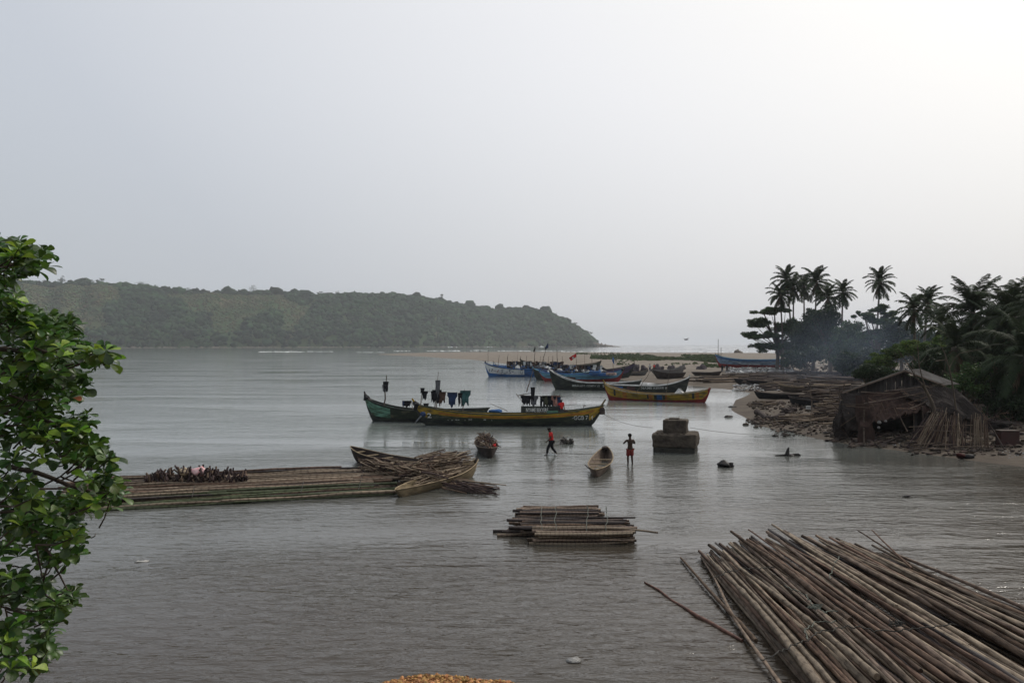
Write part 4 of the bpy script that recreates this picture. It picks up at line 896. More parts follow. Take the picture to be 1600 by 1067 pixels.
# rails with rows of clothes on the cluster
def clutter(c, px0, px1, Y, ytop, ybase, n, nposts, group, lab):
    for i in range(nposts):
        x = px0 + (px1 - px0) * i / (nposts - 1) + R.uniform(-2, 2); yt = ytop - R.choice((0, 1, 2, 4, 8))
        mast(c.root, c.w2l(A(x, Y, ybase)), c.w2l(A(x + R.uniform(-1, 1), Y, yt)), r=.06, name='post')
    mast(c.root, c.w2l(A(px0, Y, ytop + .6)), c.w2l(A(px1, Y, ytop + 1.2)), r=.035, name='clothes_rail', bend=.01)
    cnt = {}
    for i in range(n):
        x = px0 + (px1 - px0) * (i + R.random()) / n; k = R.choice(('shirt', 'rag', 'trousers')); cc = R.choice(('black', 'black', 'black', 'navy', 'grey', 'brown', 'white'))
        kk = (k, cc); cnt[kk] = cnt.get(kk, 0) + 1
        garment(A(x, Y - R.uniform(0, .3), ytop + .8 + R.uniform(-1.2, 2.2)), R.uniform(.3, .75), R.choice((.5, .8, 1.1, 1.6)) * R.uniform(.8, 1.1), k, cc, '%s %s %s from left %s' % (ORD[cnt[kk] - 1], cc, {'rag': 'rag', 'shirt': 'shirt', 'trousers': 'trousers'}[k], lab), group)
clutter(c8, 792, 880, 168, 564.5, 578, 34, 13, 'clothes drying on the blue and white canoe', 'on the rail of the blue and white canoe')
clutter(c7, 862, 940, 157, 570, 580, 22, 10, 'clothes drying on the dark purple canoe', 'on the rail of the dark purple canoe')
gc = {}
for i in range(32):
    x = 868 + 77 * (i + R.random() * .8) / 32; y = R.uniform(577, 583); cc = R.choice(('navy', 'black', 'white', 'grey', 'blue')); g = Geo(); g.blob((0, 0, 0), (R.uniform(.25, .5), .3, R.uniform(.18, .35)), 1, .35, i)
    o = g.build('gear_bundle', clothms[cc]); o.location = A(x, 152.5, y); gc[cc] = gc.get(cc, 0) + 1; tag(o, '%s %s bundle from left among the gear between the moored canoes' % (ORD[gc[cc] - 1], cc), 'bundle', 'gear heaped on the moored canoes')
for x0_, y0_, x1_, y1_, Y, rr_, c in ((762, 574, 763.5, 533, 168, .045, c8), (778, 573, 780, 555, 168, .06, c8), (792, 572, 794, 553, 168, .05, c8), (834, 578, 836, 545, 168, .08, c8), (846, 570, 855, 539, 170, .07, c8), (871, 578, 870.5, 547, 156, .08, c7), (900, 580, 900.5, 556, 150, .06, c6), (913, 580, 914, 543, 150, .03, c6), (809, 572, 809, 542, 170, .025, c8), (959, 585, 957, 557, 140, .05, c6), (863, 570, 864, 556, 157, .08, c7), (924, 577, 925, 561, 157, .07, c7), (769, 578, 786, 584, 167, .05, c8), (770, 564, 782, 576, 167, .07, c8)):
    mast(c.root, c.w2l(A(x0_, Y, y0_)), c.w2l(A(x1_, Y, y1_)), r=rr_)
def flag(name, label, pts, Y, m_, emblem=None):
    root = thing(name, label, 'flag', A(pts[0][0], Y, pts[0][1]), 0, 'flags on the moored canoes'); o0 = Vector(root.location); g = Geo()
    (x0_, y0_), (x1_, y1_), (x2_, y2_), (x3_, y3_) = pts; n = 8; V = []
    for lay_ in (0, 1):
        for i in range(n + 1):
            for j in range(5):
                u, v = i / n, j / 4; x = (x0_ * (1 - u) + x1_ * u) * (1 - v) + (x3_ * (1 - u) + x2_ * u) * v; y = (y0_ * (1 - u) + y1_ * u) * (1 - v) + (y3_ * (1 - u) + y2_ * u) * v
                V.append(tuple(A(x, Y + .12 * math.sin(u * 7 + v * 3) + .02 * lay_, y) - o0))
    Fc = []
    for lay_ in (0, 1):
        for i in range(n):
            for j in range(4): a = lay_ * (n + 1) * 5 + i * 5 + j; f = (a, a + 1, a + 6, a + 5); Fc.append(f if lay_ else f[::-1])
    g.add(V, Fc); g.build('cloth', m_, root, smooth=True)
    if emblem:
        ex, ey = emblem; g = Geo(); g.box(A(ex, Y - .2, ey) - o0, (.18, .03, .36)); g.box(A(ex, Y - .2, ey) - o0, (.4, .03, .14)); g.build('emblem', clothms['white'], root)
    return root
flag('flag', 'red flag with white emblem streaming left above the cluster', ((900, 552), (889, 559), (892, 564), (901, 557)), 150, clothms['red'], (895.5, 559))
flag('flag', 'narrow black pennant on the upright mast of the cluster', ((836, 541), (833, 549), (834.5, 551), (837, 545)), 168, clothms['black'])
flag('flag', 'dark blue flag on the tall leaning mast', ((856.5, 535), (851, 544), (852, 547), (857, 543)), 170, clothms['navy'])
flag('flag', 'blue, white and black flag hanging over the blue canoe bow', ((957.5, 556), (956.5, 564), (960, 570), (959.5, 561)), 139, clothms['blue'])

# --- small canoes near the raft
def dug(name, label, pA, pB, zb, zs, zm, beam, mats, group=None, keel=(.7, .7), thw=(), base=0.0, draft=.15, flare=.4, thk=.04):
    c = Canoe(name, label, pA, pB, zb, zs, zm, beam, draft=draft, group=group, keel=keel, base=base, flare=flare, sheer=2.0, p=2.3)
    c.root.location.z = base; c.band('hull', 0, 1, mats[0], th_=thk, nt_=30, nv=6); c.gunwale(mats[1], .028); c.floor(mats[0], .2); c.thwarts(mats[1], thw, .12, .035)
    return c
d1 = dug('small_canoe', 'small empty grey-brown canoe with three seats pointing away from the viewer', A(947, 47), A(929.5, 40.4), .75, .42, .40, 1.12, (woodm, woodl), 'small dugout canoes', thw=(-.55, -.2, .25), keel=(.8, .85))
c = d1.pt(.9, 1, 1); g = Geo(); g.blob((c.x, 0, c.z), (.28, .2, .14), 1, .3); g.build('bow_wrapping', woodd, d1.root)
g = Geo(); g.tube([d1.w2l(A(923, 41.2, 734)), d1.w2l(A(914, 41.4, 726))], .025, 5); g.build('paddle_shaft', woodd, d1.root)
# loaded boat
d2 = dug('small_canoe', 'small dark canoe heaped with firewood and sacks, seen bow-on', A(766, 47.2), A(754, 53.5), .62, .6, .48, 1.3, (woodd, woodm), 'small dugout canoes', thw=(), keel=(.85, .8))
pw2 = thing('canoe_load', 'jumble of firewood and rags piled in the small dark canoe', 'firewood', (d2.c.x, d2.c.y, .3), d2.rz)
offz = Vector((0, 0, 0))
def fl(i):
    x = R.uniform(-2.3, 2.3); z = .15 + R.random() * .55 * (1 - (x / 2.6) ** 2) ; y = R.uniform(-.42, .42) * (1 - abs(x) / 4); d = Vector((R.gauss(0, .7), R.gauss(0, .7), R.gauss(.3, .4))).normalized() * R.uniform(.25, .45)
    return Vector((x, y, z)) - d, Vector((x, y, z)) + d
stick_pile(pw2, Vector((0, 0, 0)), 110, fl, (0, 0, 1, 1, 2), (.02, .04))
for i, (px, py, Y, cc, s) in enumerate(((756, 692, 50, 'white', .16), (764, 696, 49, 'white', .13), (760, 700, 48.5, 'grey', .15), (771, 697, 49, 'red', .17), (773, 694, 49.5, 'red', .12), (757, 684, 52, 'black', .2), (766, 686, 51, 'black', .18), (763, 690, 50.5, 'brown', .2))):
    g = Geo(); g.blob((0, 0, 0), (s, s, s * .8), 2, .3, i); o = g.build('bundle', clothms[cc], smooth=True); o.location = A(px, Y, py)
    tag(o, ('white cloth bundle at the back of the load', 'white cloth bundle in the middle of the load', 'grey bundle near the front of the load', 'red bag at the side of the load', 'smaller red bag behind the first', 'black bundle topping the far end of the load', 'second black bundle, right of the first', 'brown bundle on top of the firewood load')[i] , 'bundle', 'bundles in the loaded canoe')
g = Geo(); g.tube([A(775, 48.8, 695), A(782.5, 48.5, 698)], .03, 5); tag(g.build('paddle', woodd, smooth=True), 'short dark paddle sticking out of the loaded canoe', 'paddle')
# dark canoe and tan canoe with the stick piles at the end of the bamboo raft
d3 = dug('small_canoe', 'dark pointed canoe half buried under brown sticks', A(548, 46.6), A(672, 42.0), 0.80, .55, .50, 1.25, (woodd, woodl), 'small dugout canoes', thw=(.75, .45, .1), keel=(.72, .8))
d4 = dug('small_canoe', 'light brown canoe loaded with thin sticks beside the bamboo raft', A(746, 41.5), A(618, 35.2), .78, .36, .40, 1.1, (mat('tan_hull', (.26, .20, .12), (.12, .095, .06), rough=.8, scale=3, stretch=(.5, 3, 3), bump=.01), woodl), 'small dugout canoes', thw=(), keel=(.75, .85))
c = d4.pt(.96, 1, 1); g = Geo(); g.tube([(c.x - .1, 0, c.z - .1), (c.x + .12, 0, c.z + .14)], .05, 6); g.build('bow_tip', woodd, d4.root)
sp = thing('stick_pile', 'heap of brown brushwood covering the dark pointed canoe', 'firewood', (*w(640, 748), .2)); o_ = Vector(sp.location)
def f1(i):
    a = R.random(); cx = 572 + a * 110; yb = 745 + a * 16; Y = CAMH * F / (yb - HZ) + R.uniform(-.9, 1.4); top = .85 * math.sin(min(1, (a + .1) * 4) * 1.57) * (1 - .1 * a)
    z = .05 + R.random() ** .7 * top; p = Vector(((cx - 800) / F * Y, Y, z)); az = R.gauss(-.45, .35); d = Vector((math.cos(az), math.sin(az), R.gauss(-.05, .15))) * R.uniform(.35, .8); return p - d, p + d
stick_pile(sp, o_, 298, f1, (0, 1, 1, 2, 2), (.02, .042))
sp = thing('stick_pile', 'tall bristling heap of light brown sticks between the dark and tan canoes', 'firewood', (*w(700, 752), .2)); o2_ = Vector(sp.location)
def f3(i):
    a = R.random(); cx = 640 + a * 82; yb = 762 - a * 12; Y = CAMH * F / (yb - HZ) + R.uniform(.2, 2.4); top = 1.1 * math.sin(min(1, a * 1.6 + .35) * 1.57)
    z = .05 + R.random() ** .7 * top; p = Vector(((cx - 800) / F * Y, Y, z)); az = R.gauss(.35, .3); d = Vector((math.cos(az), math.sin(az), R.gauss(.14, .12))) * R.uniform(.35, .8); return p - d, p + d
stick_pile(sp, o2_, 298, f3, (0, 1, 1, 2, 2), (.02, .045))
sp = thing('stick_load', 'thin sticks lying lengthwise in the light brown canoe', 'firewood', (d4.c.x, d4.c.y, 0), d4.rz)
def f4_(i):
    x = R.uniform(-1.4, 2.5); y = R.uniform(-.38, .38); z = .36 + R.random() * .28; d = Vector((1, R.gauss(0, .06), R.gauss(.04, .04))) * R.uniform(.5, 1.1); return Vector((x, y, z)) - d, Vector((x, y, z)) + d
stick_pile(sp, Vector((0, 0, 0)), 70, f4_, (1, 2, 2), (.018, .03))
sp = thing('stick_bundle', 'dark wet thin poles trailing in the water past the tan canoe', 'poles', (*w(735, 768), 0)); o3_ = Vector(sp.location)
def f5(i):
    a = R.random(); x0_ = R.uniform(690, 720); y0_ = 762 + R.uniform(-8, 8); x1_ = R.uniform(725, 782); y1_ = 764 + (x1_ - 725) * .06 + R.uniform(-6, 9); z = R.uniform(.0, .22)
    return Vector((*w(x0_, y0_), z + .12)), Vector((*w(x1_, y1_), z * .5))
stick_pile(sp, o3_, 60, f5, (0, 0, 1), (.022, .035)); put('stick', ST[2][0], (*w(690, 757), .3), (*w(791, 762), .12), .035, sp, o3_)
g = Geo(); pts = [A(663, 38, 742), A(655, 38, 735), A(648, 38.2, 733), A(643, 38.3, 728), A(657, 38.1, 722)]; g.tube(pts, .025, 5); tag(g.build('pale_cloth_strip', cream, smooth=True), 'pale strip of cloth caught among the sticks', 'cloth')

# --- concrete pier stump in the river
conc = mat('old_concrete', (0.105, 0.085, 0.065), (0.042, 0.034, 0.028), rough=.95, scale=2.2, bump=.04, detail=8); conct = mat('algae_concrete', (0.055, 0.05, 0.04), (0.03, 0.03, 0.025), rough=.7, scale=4, bump=.05)
pr = thing('concrete_pier', 'old stepped concrete pier stump standing in the river', 'pier', (*w(1056, 704), 0), rad(-17))
def rough_block(cx, cy, z0, z1, sx, sy, m_, name, seed, chip=.05):
    import bmesh
    bm = bmesh.new(); bmesh.ops.create_cube(bm, size=1); bmesh.ops.subdivide_edges(bm, edges=bm.edges[:], cuts=9, use_grid_fill=True)
    for v in bm.verts:
        e = sum(abs(abs(c_) - .5) < 1e-4 for c_ in v.co); p = Vector((v.co.x * sx, v.co.y * sy, v.co.z * (z1 - z0)))
        nn = mnoise.noise_vector(p * 2.3 + Vector((seed, 0, 0))) * chip * .6 + mnoise.noise_vector(p * 6 + Vector((seed, 5, 0))) * chip * .35
        if e >= 2: nn -= Vector(p).normalized() * chip * (.5 + .8 * abs(mnoise.noise(p * 3)))
        v.co = p + nn + Vector((cx, cy, (z0 + z1) / 2))
    me = D.meshes.new(name); bm.to_mesh(me); bm.free(); me.materials.append(m_); return link_mesh(name, me, pr)
rough_block(0, 0, -.5, .32, 2.5, 2.3, conct, 'footing', 1, .06)
rough_block(0, 0, .30, 1.12, 2.62, 2.42, conc, 'lower_block', 3, .10); rough_block(-.02, .1, 1.08, 1.92, 1.42, 1.35, conc, 'upper_block', 6, .07); rough_block(-.1, .1, 1.90, 2.0, .6, .5, conc, 'top_stub', 9, .04)
for i in range(5):
    g = Geo(); g.blob((R.uniform(-1.1, 1.1), -1.0 + R.uniform(-.1, .1), 1.15), (R.uniform(.06, .14), .1, .05), 1, .3, i); g.build('loose_chunk', conc, pr)
def rock(name, label, x, y, sz, m_, cat='rock', seed=0, spikes=False):
    c = w(x, y); g = Geo(); g.blob((0, 0, sz[2] * .3), sz, 3, .3, seed, 1.5)
    if spikes: g.tube([(-.2, 0, .05), (-.12, 0, .45), (-.08, 0, .5)], [.14, .06, .02], 6); g.tube([(-.9, 0, .02), (.5, .1, .06), (.6, 0, .02)], [.03, .09, .04], 5)
    o = g.build(name, m_, smooth=False); o.location = (c[0], c[1], 0); return tag(o, label, cat)
wetrock = mat('wet_rock', (0.035, 0.03, 0.028), (0.02, 0.018, 0.018), rough=.5, scale=5, bump=.03)
rock('rock', 'single dark wet rock in the shallows', 1134, 729, (.36, .3, .22), wetrock, seed=2); rock('driftwood', 'dark driftwood with a pointed stump sticking out of the shallows', 1235, 712, (.22, .2, .08), wetrock, 'driftwood', 4, True)
rock('driftwood', 'small dark snag floating in the open shallows', 1418, 776, (.2, .12, .06), wetrock, 'driftwood', 7)
rock('rock', 'dark clump on the shore side of the channel', 1138, 652, (.35, .3, .14), wetrock, seed=11); rock('rock', 'small dark stone off the sand tongue', 1145, 636, (.4, .3, .12), wetrock, seed=12)
g = Geo()
for i in range(50): g.blob((R.uniform(-.38, .38), R.uniform(-.3, .3), R.uniform(0, .32)), (R.uniform(.06, .16), .1, R.uniform(.04, .1)), 1, .4, i)
o = g.build('debris_clump', mat('debris_grey', (.13, .12, .11), (.05, .045, .04), rough=.9, isl=.6)); o.location = (*w(886, 693), 0); tag(o, 'clump of grey brush drifting behind the wading person', 'debris')
def litter(name, label, x, y, sz, m_, cat):
    c = w(x, y); g = Geo(); g.blob((0, 0, sz[2] * .25), sz, 2, .4, x, 2.5); o = g.build(name, m_, smooth=True); o.location = (c[0], c[1], 0); return tag(o, label, cat)
clearp = mat('clear_plastic', (0.30, 0.29, 0.27), (0.10, 0.095, 0.09), rough=.25, scale=14, spec=.5, bump=.02); wp = mat('white_plastic', (0.62, 0.6, 0.56), (0.45, 0.43, 0.4), rough=.35, scale=9, transl=.3)
litter('plastic_bag', 'crumpled clear plastic bag floating in the near water', 897, 1032, (.14, .17, .03), clearp, 'bag'); litter('plastic_scrap', 'thin white scrap floating off the almond branch', 221, 877, (.2, .1, .02), wp, 'litter')
litter('plastic_scrap', 'small white scrap floating beyond the large pole raft', 1387, 880, (.06, .05, .035), wp, 'litter')
for a, b, sag in (((940, 640, 66.5), (1090, 641, 88), .1), ((940, 645, 66), (1020, 668, 51.5), .25), ((1078, 668, 50.8), (1290, 676, 56), .3)):
    P0 = A(a[0], a[2], a[1]); P1 = A(b[0], b[2], b[1]); g = Geo(); pts = []
    for i in range(16):
        t = i / 15; q = P0.lerp(P1, t); q.z -= sag * 4 * t * (1 - t); q.z = max(q.z, .03); pts.append(q)
    g.tube(pts, .011, 4); tag(g.build('mooring_line', ropem), {.1: 'mooring line running from the yellow stern towards the beach', .25: 'mooring line from the yellow stern to the concrete pier', .3: 'slack line from the concrete pier to the shore'}[sag], 'rope')

# ------------------------------------------------------------------ people
skinm = mat('dark_skin', (0.055, 0.032, 0.022), (0.04, 0.024, 0.017), rough=.5, scale=5); hairm = mat('black_hair', (0.012, 0.011, 0.011), rough=.9, scale=20)
def skin_mesh(nodes, edges, m_, name, root=0, sub=2):
    me = D.meshes.new('sk'); me.from_pydata([n[0] for n in nodes], edges, []); o = D.objects.new('sk', me); COL.objects.link(o)
    sk = o.modifiers.new('s', 'SKIN'); sk.use_smooth_shade = True
    for v, n in zip(me.skin_vertices[0].data, nodes):
        r = n[1]; v.radius = (r, r) if not isinstance(r, tuple) else r
    me.skin_vertices[0].data[root].use_root = True
    ss = o.modifiers.new('u', 'SUBSURF'); ss.levels = sub; ss.render_levels = sub
    bpy.context.view_layer.update(); dg = bpy.context.evaluated_depsgraph_get(); r = D.meshes.new_from_object(o.evaluated_get(dg)); D.objects.remove(o); r.name = name; r.materials.clear(); r.materials.append(m_); return r
def person(label, loc, rz, pose, clothes, hgt=1.72, group=None, hat=None):
    root = thing('person', label, 'person', loc, rz, group); J = pose                    # pose: joints in metres, facing +y
    nd = []; ed = []; ix = {}
    def add(k, p, r, par=None):
        ix[k] = len(nd); nd.append((tuple(p), r))
        if par is not None: ed.append((ix[par], ix[k]))
    V3 = lambda k: Vector(J[k])
    add('pel', J['pel'], (.15, .11)); add('belly', V3('pel').lerp(V3('chest'), .5), (.135, .10), 'pel'); add('chest', J['chest'], (.165, .115), 'belly'); add('neck', J['neck'], .06, 'chest'); add('hb', V3('neck').lerp(V3('head'), .5), .075, 'neck'); add('head', J['head'], (.09, .10), 'hb')
    hd = V3('head') - V3('neck'); hd.normalize(); add('crown', V3('head') + hd * .07, .075, 'head')
    for s in 'lr':
        add('sh' + s, J['sh' + s], .068, 'chest'); add('el' + s, J['el' + s], .045, 'sh' + s); add('wr' + s, J['wr' + s], .03, 'el' + s)
        d = (V3('wr' + s) - V3('el' + s)).normalized(); pm_ = V3('wr' + s) + d * .07; add('pa' + s, pm_, (.042, .022), 'wr' + s)
        add('hi' + s, J['hi' + s], .105, 'pel'); add('th' + s, V3('hi' + s).lerp(V3('kn' + s), .5), .088, 'hi' + s); add('kn' + s, J['kn' + s], .06, 'th' + s); add('ca' + s, V3('kn' + s).lerp(V3('an' + s), .35), .062, 'kn' + s); add('an' + s, J['an' + s], .038, 'ca' + s); add('to' + s, V3('an' + s) + Vector((0, .16, -.05)), (.045, .028), 'an' + s)
    me = skin_mesh(nd, ed, skinm, 'person')
    V = [tuple(v.co) for v in me.vertices]; Fc = [tuple(p.vertices) for p in me.polygons]; g = Geo(); g.v = V; g.f = Fc
    for s, sg in (('l', -1), ('r', 1)):                                                   # five unequal fingers curled at the knuckle
        d = (V3('wr' + s) - V3('el' + s)).normalized(); sd = d.cross(Vector((0, 1, 0))); sd = sd.normalized() if sd.length > .1 else Vector((1, 0, 0)); cu = sd.cross(d)
        b = V3('wr' + s) + d * .09
        for k, (o_, Lf) in enumerate(((-.03, .06), (-.011, .075), (.009, .07), (.028, .055))):
            p = b + sd * o_; g.tube([p - d * .02, p + d * Lf * .5 + cu * .008, p + d * Lf + cu * .03], [.010, .009, .007], 5)
        p = b - d * .05 + sd * .03; g.tube([p, p + sd * .03 + d * .03, p + sd * .035 + d * .06 + cu * .02], [.011, .01, .008], 5)
    hc = V3('head'); fwd = Vector((0, 1, 0)); hdf = Matrix.Rotation(J.get('turn', 0), 3, 'Z') @ fwd; side = hdf.cross(Vector((0, 0, 1)))
    g.blob(hc + hdf * .105 - Vector((0, 0, .01)), (.018, .022, .022), 1, .0); g.blob(hc + side * .09, (.015, .022, .032), 1, 0); g.blob(hc - side * .09, (.015, .022, .032), 1, 0); g.blob(hc + hdf * .095 - Vector((0, 0, .05)), (.03, .015, .01), 1, 0)
    g.build('body', skinm, root, smooth=True)
    for sg in (-1, 1):
        g = Geo(); g.blob(hc + hdf * .092 + side * .035 * sg + Vector((0, 0, .025)), (.013, .01, .009), 1, 0); g.build('eye', clothms['white'], root)
    g = Geo(); g.blob(hc + hd * .055 - hdf * .018, (.108, .112, .085), 2, .05); g.build('hair', hairm, root, smooth=True)
    if hat:
        g = Geo(); g.blob(hc + hd * .1, (.12, .13, .07), 2, .03); g.tube([hc + hd * .075 + hdf * .05, hc + hd * .075 + hdf * .19], [.08, .06], 8); g.build('hat', clothms[hat], root, smooth=True)
    for cn, cm_, parts in clothes:
        n2 = []; e2 = []; i2 = {}
        def ad(k, p, r, par=None):
            i2[k] = len(n2); n2.append((tuple(p), r))
            if par is not None: e2.append((i2[par], i2[k]))
        if cn in ('shirt', 'vest'):
            ad('chest', V3('chest'), (.19, .14)); ad('belly', V3('pel').lerp(V3('chest'), .45), (.175, .135), 'chest'); ad('pel', V3('pel') + Vector((0, 0, -.04)), (.18, .14), 'belly'); ad('neck', V3('chest').lerp(V3('neck'), .65), .085, 'chest')
            for s in 'lr':
                ad('sh' + s, V3('sh' + s), .088, 'chest')
                if cn == 'shirt': ad('el' + s, V3('sh' + s).lerp(V3('el' + s), .7), .068, 'sh' + s)
        else:
            q = {'shorts': .85, 'trousers': 1.0}[cn]; ad('pel', V3('pel') + Vector((0, 0, .05)), (.168, .13))
            for s in 'lr':
                ad('hi' + s, V3('hi' + s), .128, 'pel'); ad('th' + s, V3('hi' + s).lerp(V3('kn' + s), .5), .118, 'hi' + s)
                if cn == 'shorts': ad('kn' + s, V3('hi' + s).lerp(V3('kn' + s), .95), .115, 'th' + s)
                else: ad('kn' + s, V3('kn' + s), .088, 'th' + s); ad('an' + s, V3('kn' + s).lerp(V3('an' + s), .85), .075, 'kn' + s)
        mm = skin_mesh(n2, e2, cm_, cn); link_mesh(cn, mm, root)
    return root
P_STAND = dict(pel=(0, 0, .93), chest=(0, .0, 1.28), neck=(0, .0, 1.48), head=(0, .03, 1.62), shl=(-.19, 0, 1.40), shr=(.19, 0, 1.40), ell=(-.35, .10, 1.20), elr=(.35, .12, 1.18), wrl=(-.13, .24, 1.30), wrr=(.12, .26, 1.28), hil=(-.09, 0, .88), hir=(.09, 0, .88), knl=(-.12, .02, .48), knr=(.12, .02, .48), anl=(-.13, -.02, .08), anr=(.13, -.02, .08))
P_WALK = dict(pel=(0, 0, .90), chest=(0, .06, 1.24), neck=(0, .10, 1.43), head=(0, .15, 1.56), shl=(-.19, .05, 1.36), shr=(.19, .05, 1.36), ell=(-.24, .12, 1.08), elr=(.24, -.08, 1.08), wrl=(-.24, .32, .90), wrr=(.25, -.12, .84), hil=(-.09, 0, .86), hir=(.09, 0, .86), knl=(-.10, .24, .50), knr=(.10, -.04, .47), anl=(-.10, .30, .10), anr=(.10, -.32, .14), turn=0)
P_UP = dict(P_STAND, ell=(-.22, .05, 1.12), elr=(.24, .08, 1.12), wrl=(-.2, .22, .95), wrr=(.2, .26, 1.0))
redc = mat('red_cloth', (0.62, 0.035, 0.03), (0.4, 0.02, 0.02), rough=.85, scale=4, bump=.02); darkc = clothms['black']; redsh = mat('dark_red_cloth', (0.24, 0.045, 0.035), (0.14, 0.02, 0.02), rough=.85, scale=4)
pw_ = w(862, 711); person('person in a red shirt and dark trousers wading left through the shallows', (pw_[0], pw_[1], -.06), rad(95), P_WALK, (('shirt', redc, 0), ('trousers', darkc, 0)))
pw_ = w(984.5, 726); person('person in dark red shorts standing in the shallows with hands raised to the chest', (pw_[0], pw_[1], -.06), rad(18), P_STAND, (('shorts', redsh, 0),))
pb = A(877, 66.2, 643.5); person('person in a white hat and red top standing among the clothes on the yellow canoe', (pb.x, pb.y + .1, .42), rad(200), P_UP, (('shirt', redc, 0), ('trousers', clothms['grey'], 0)), hat='white')
for i, (x, y, cs, lb) in enumerate(((1015.5, 581, clothms['white'], 'distant person in a white shirt standing by the net heaps'), (1022, 581, redc, 'distant person in a red shirt standing by the net heaps'), (1128.5, 582, darkc, 'distant dark-clad person left of a pair on the sand bar'), (1136, 581.5, darkc, 'distant dark-clad person right of a pair on the sand bar'), (750, 551.2, darkc, 'tiny distant figure standing alone on the sand spit'))):
    p = G(x, y); person(lb, p, rad((160, 200, 170, 30, 0)[i]), P_UP, (('shirt', cs, 0), ('trousers', (clothms['navy'], clothms['brown'])[i % 2], 0)))
# splash at the wading feet
foam = mat('foam', (0.72, 0.74, 0.74), (0.6, 0.62, 0.62), rough=.6, scale=8)
g = Geo(); cf = w(862, 711)
for i in range(120): 
    a = R.random() * 6.28; r = R.uniform(.05, .5); g.blob((cf[0] + r * math.cos(a) - .15, cf[1] + .5 * r * math.sin(a), R.uniform(0, .12) * (1 - r)), (R.uniform(.01, .05), R.uniform(.01, .04), R.uniform(.008, .02)), 1, .3, i)
o = g.build('splash', foam, kind='stuff'); o['label'] = 'white splash around the wading feet'
# surf beyond the spit and along the foot of the headland
g = Geo()
def surf(x0, x1, y, n, amp=1.0, hh=.45):
    for i in range(n):
        x = x0 + (x1 - x0) * (i + R.random()) / n; c = w(x, y + R.uniform(-.25, .25)); wd = (x1 - x0) / F * c[1] / n
        g.blob((c[0], c[1], 0), (wd * R.uniform(.5, 1.3), R.uniform(1.5, 5) * amp, R.uniform(.3, 1) * hh), 1, .4, i)
for a in ((405, 470, 549.8, 26), (470, 520, 549.4, 12, .6, .3), (615, 640, 548.4, 9), (670, 720, 548.2, 18), (735, 760, 547.6, 8), (780, 830, 548.4, 18), (835, 880, 548.6, 12, .6, .3), (880, 960, 549.4, 20, .5, .3), (960, 1010, 549.5, 12), (1010, 1100, 548.6, 26), (1030, 1150, 545.6, 18, .6, .5), (1090, 1170, 550, 16, .6, .4), (700, 715, 542.6, 8, 1, 1.6), (755, 768, 542.4, 6, 1, 2.0), (840, 850, 542.2, 5, 1, 2.4), (950, 1100, 543, 14, .6, .8), (560, 600, 550.6, 8, .5, .2)): surf(*a)
o = g.build('surf', foam, kind='stuff'); o['label'] = 'broken lines of white surf on the sea side of the sand spit'

# ------------------------------------------------------------------ sand bar: green patches, litter, net heaps, boats drawn up
grassm = mat('beach_creeper', (0.075, 0.10, 0.045), (0.055, 0.07, 0.035), rough=.8, scale=.3, isl=.4, hue=.05, transl=.2)
def grass_patch(name, label, pts, n, hgt):
    V = []; i = 0; tries = 0
    while i < n and tries < n * 6:
        tries += 1; x0_, x1_, y0_, y1_ = R.choice(pts); x = R.uniform(x0_, x1_); y = R.uniform(y0_, y1_)
        c = w(x, y); X, Y = c; Y += R.gauss(0, 3)
        if mnoise.noise(Vector((X * .06, Y * .02, 1))) < -.12: continue
        z = th(X, Y)
        if z < .1: continue
        s = hgt * R.uniform(.5, 1.4) * (1 + Y / 400); a = R.random() * 6.28; dx, dy = math.cos(a) * s * 1.3, math.sin(a) * s * 1.3
        V += [(X - dx, Y - dy, z), (X + dx, Y + dy, z), (X + dx * .4 + R.gauss(0, .1), Y + dy * .4, z + s * .8), (X - dx * .6, Y - dy * .6 + R.gauss(0, .1), z + s)]; i += 1
    V = np.array(V); o = link_mesh(name, np_mesh(name, V, np.arange(len(V)).reshape(-1, 4), grassm), kind='stuff'); o['label'] = label
grass_patch('grass', 'bright green creeping plants on the sand bar', [(925, 1000, 557, 564), (985, 1120, 558, 566), (1060, 1122, 558, 569), (1085, 1120, 560, 572)], 3000, .4)
grass_patch('grass', 'thin weeds on the sand behind the boats', [(960, 1120, 566, 574), (1100, 1160, 572, 578), (900, 1000, 553, 556)], 500, .22)
def rubbish(name, label, boxes, n, ms_, smin, smax, kind='stuff'):
    g = Geo()
    for i in range(n):
        x0_, x1_, y0_, y1_ = R.choice(boxes); p = G(R.uniform(x0_, x1_), R.uniform(y0_, y1_)); s = R.uniform(smin, smax) * (p.y / 90) ** .6
        if R.random() < .4: M3 = Matrix.Rotation(R.random() * 6.28, 3, 'Z') @ Matrix.Rotation(R.gauss(0, .4), 3, 'Y'); g.box(p + Vector((0, 0, s * .25)), (s * R.uniform(.6, 1.6), s * R.uniform(.3, 1), s * R.uniform(.15, .5)), M=M3)
        else: g.blob(p + Vector((0, 0, s * .2)), (s * R.uniform(.4, .9), s * .5, s * R.uniform(.2, .5)), 1, .35, i % 90)
    o = g.build(name, ms_, kind=kind); o['label'] = label
pale = mat('pale_litter', (0.42, 0.41, 0.40), (0.2, 0.2, 0.2), rough=.8, scale=1, isl=.6, hue=.15, glob=True); darkl = mat('dark_litter', (0.09, 0.065, 0.05), (0.035, 0.03, 0.028), rough=.9, scale=1, isl=.6, hue=.05, glob=True)
rubbish('litter', 'pale rubbish scattered along the sand in front of the blue boat', [(1135, 1240, 575.5, 583)], 420, pale, .15, .5)
rubbish('litter', 'whitish shells and rubbish heaped on the river edge', [(1146, 1200, 600, 610.5), (1190, 1268, 603, 611)], 420, pale, .1, .3)
rubbish('litter', 'pale rubbish among the wood stacks', [(1268, 1318, 606, 622)], 140, pale, .1, .3)
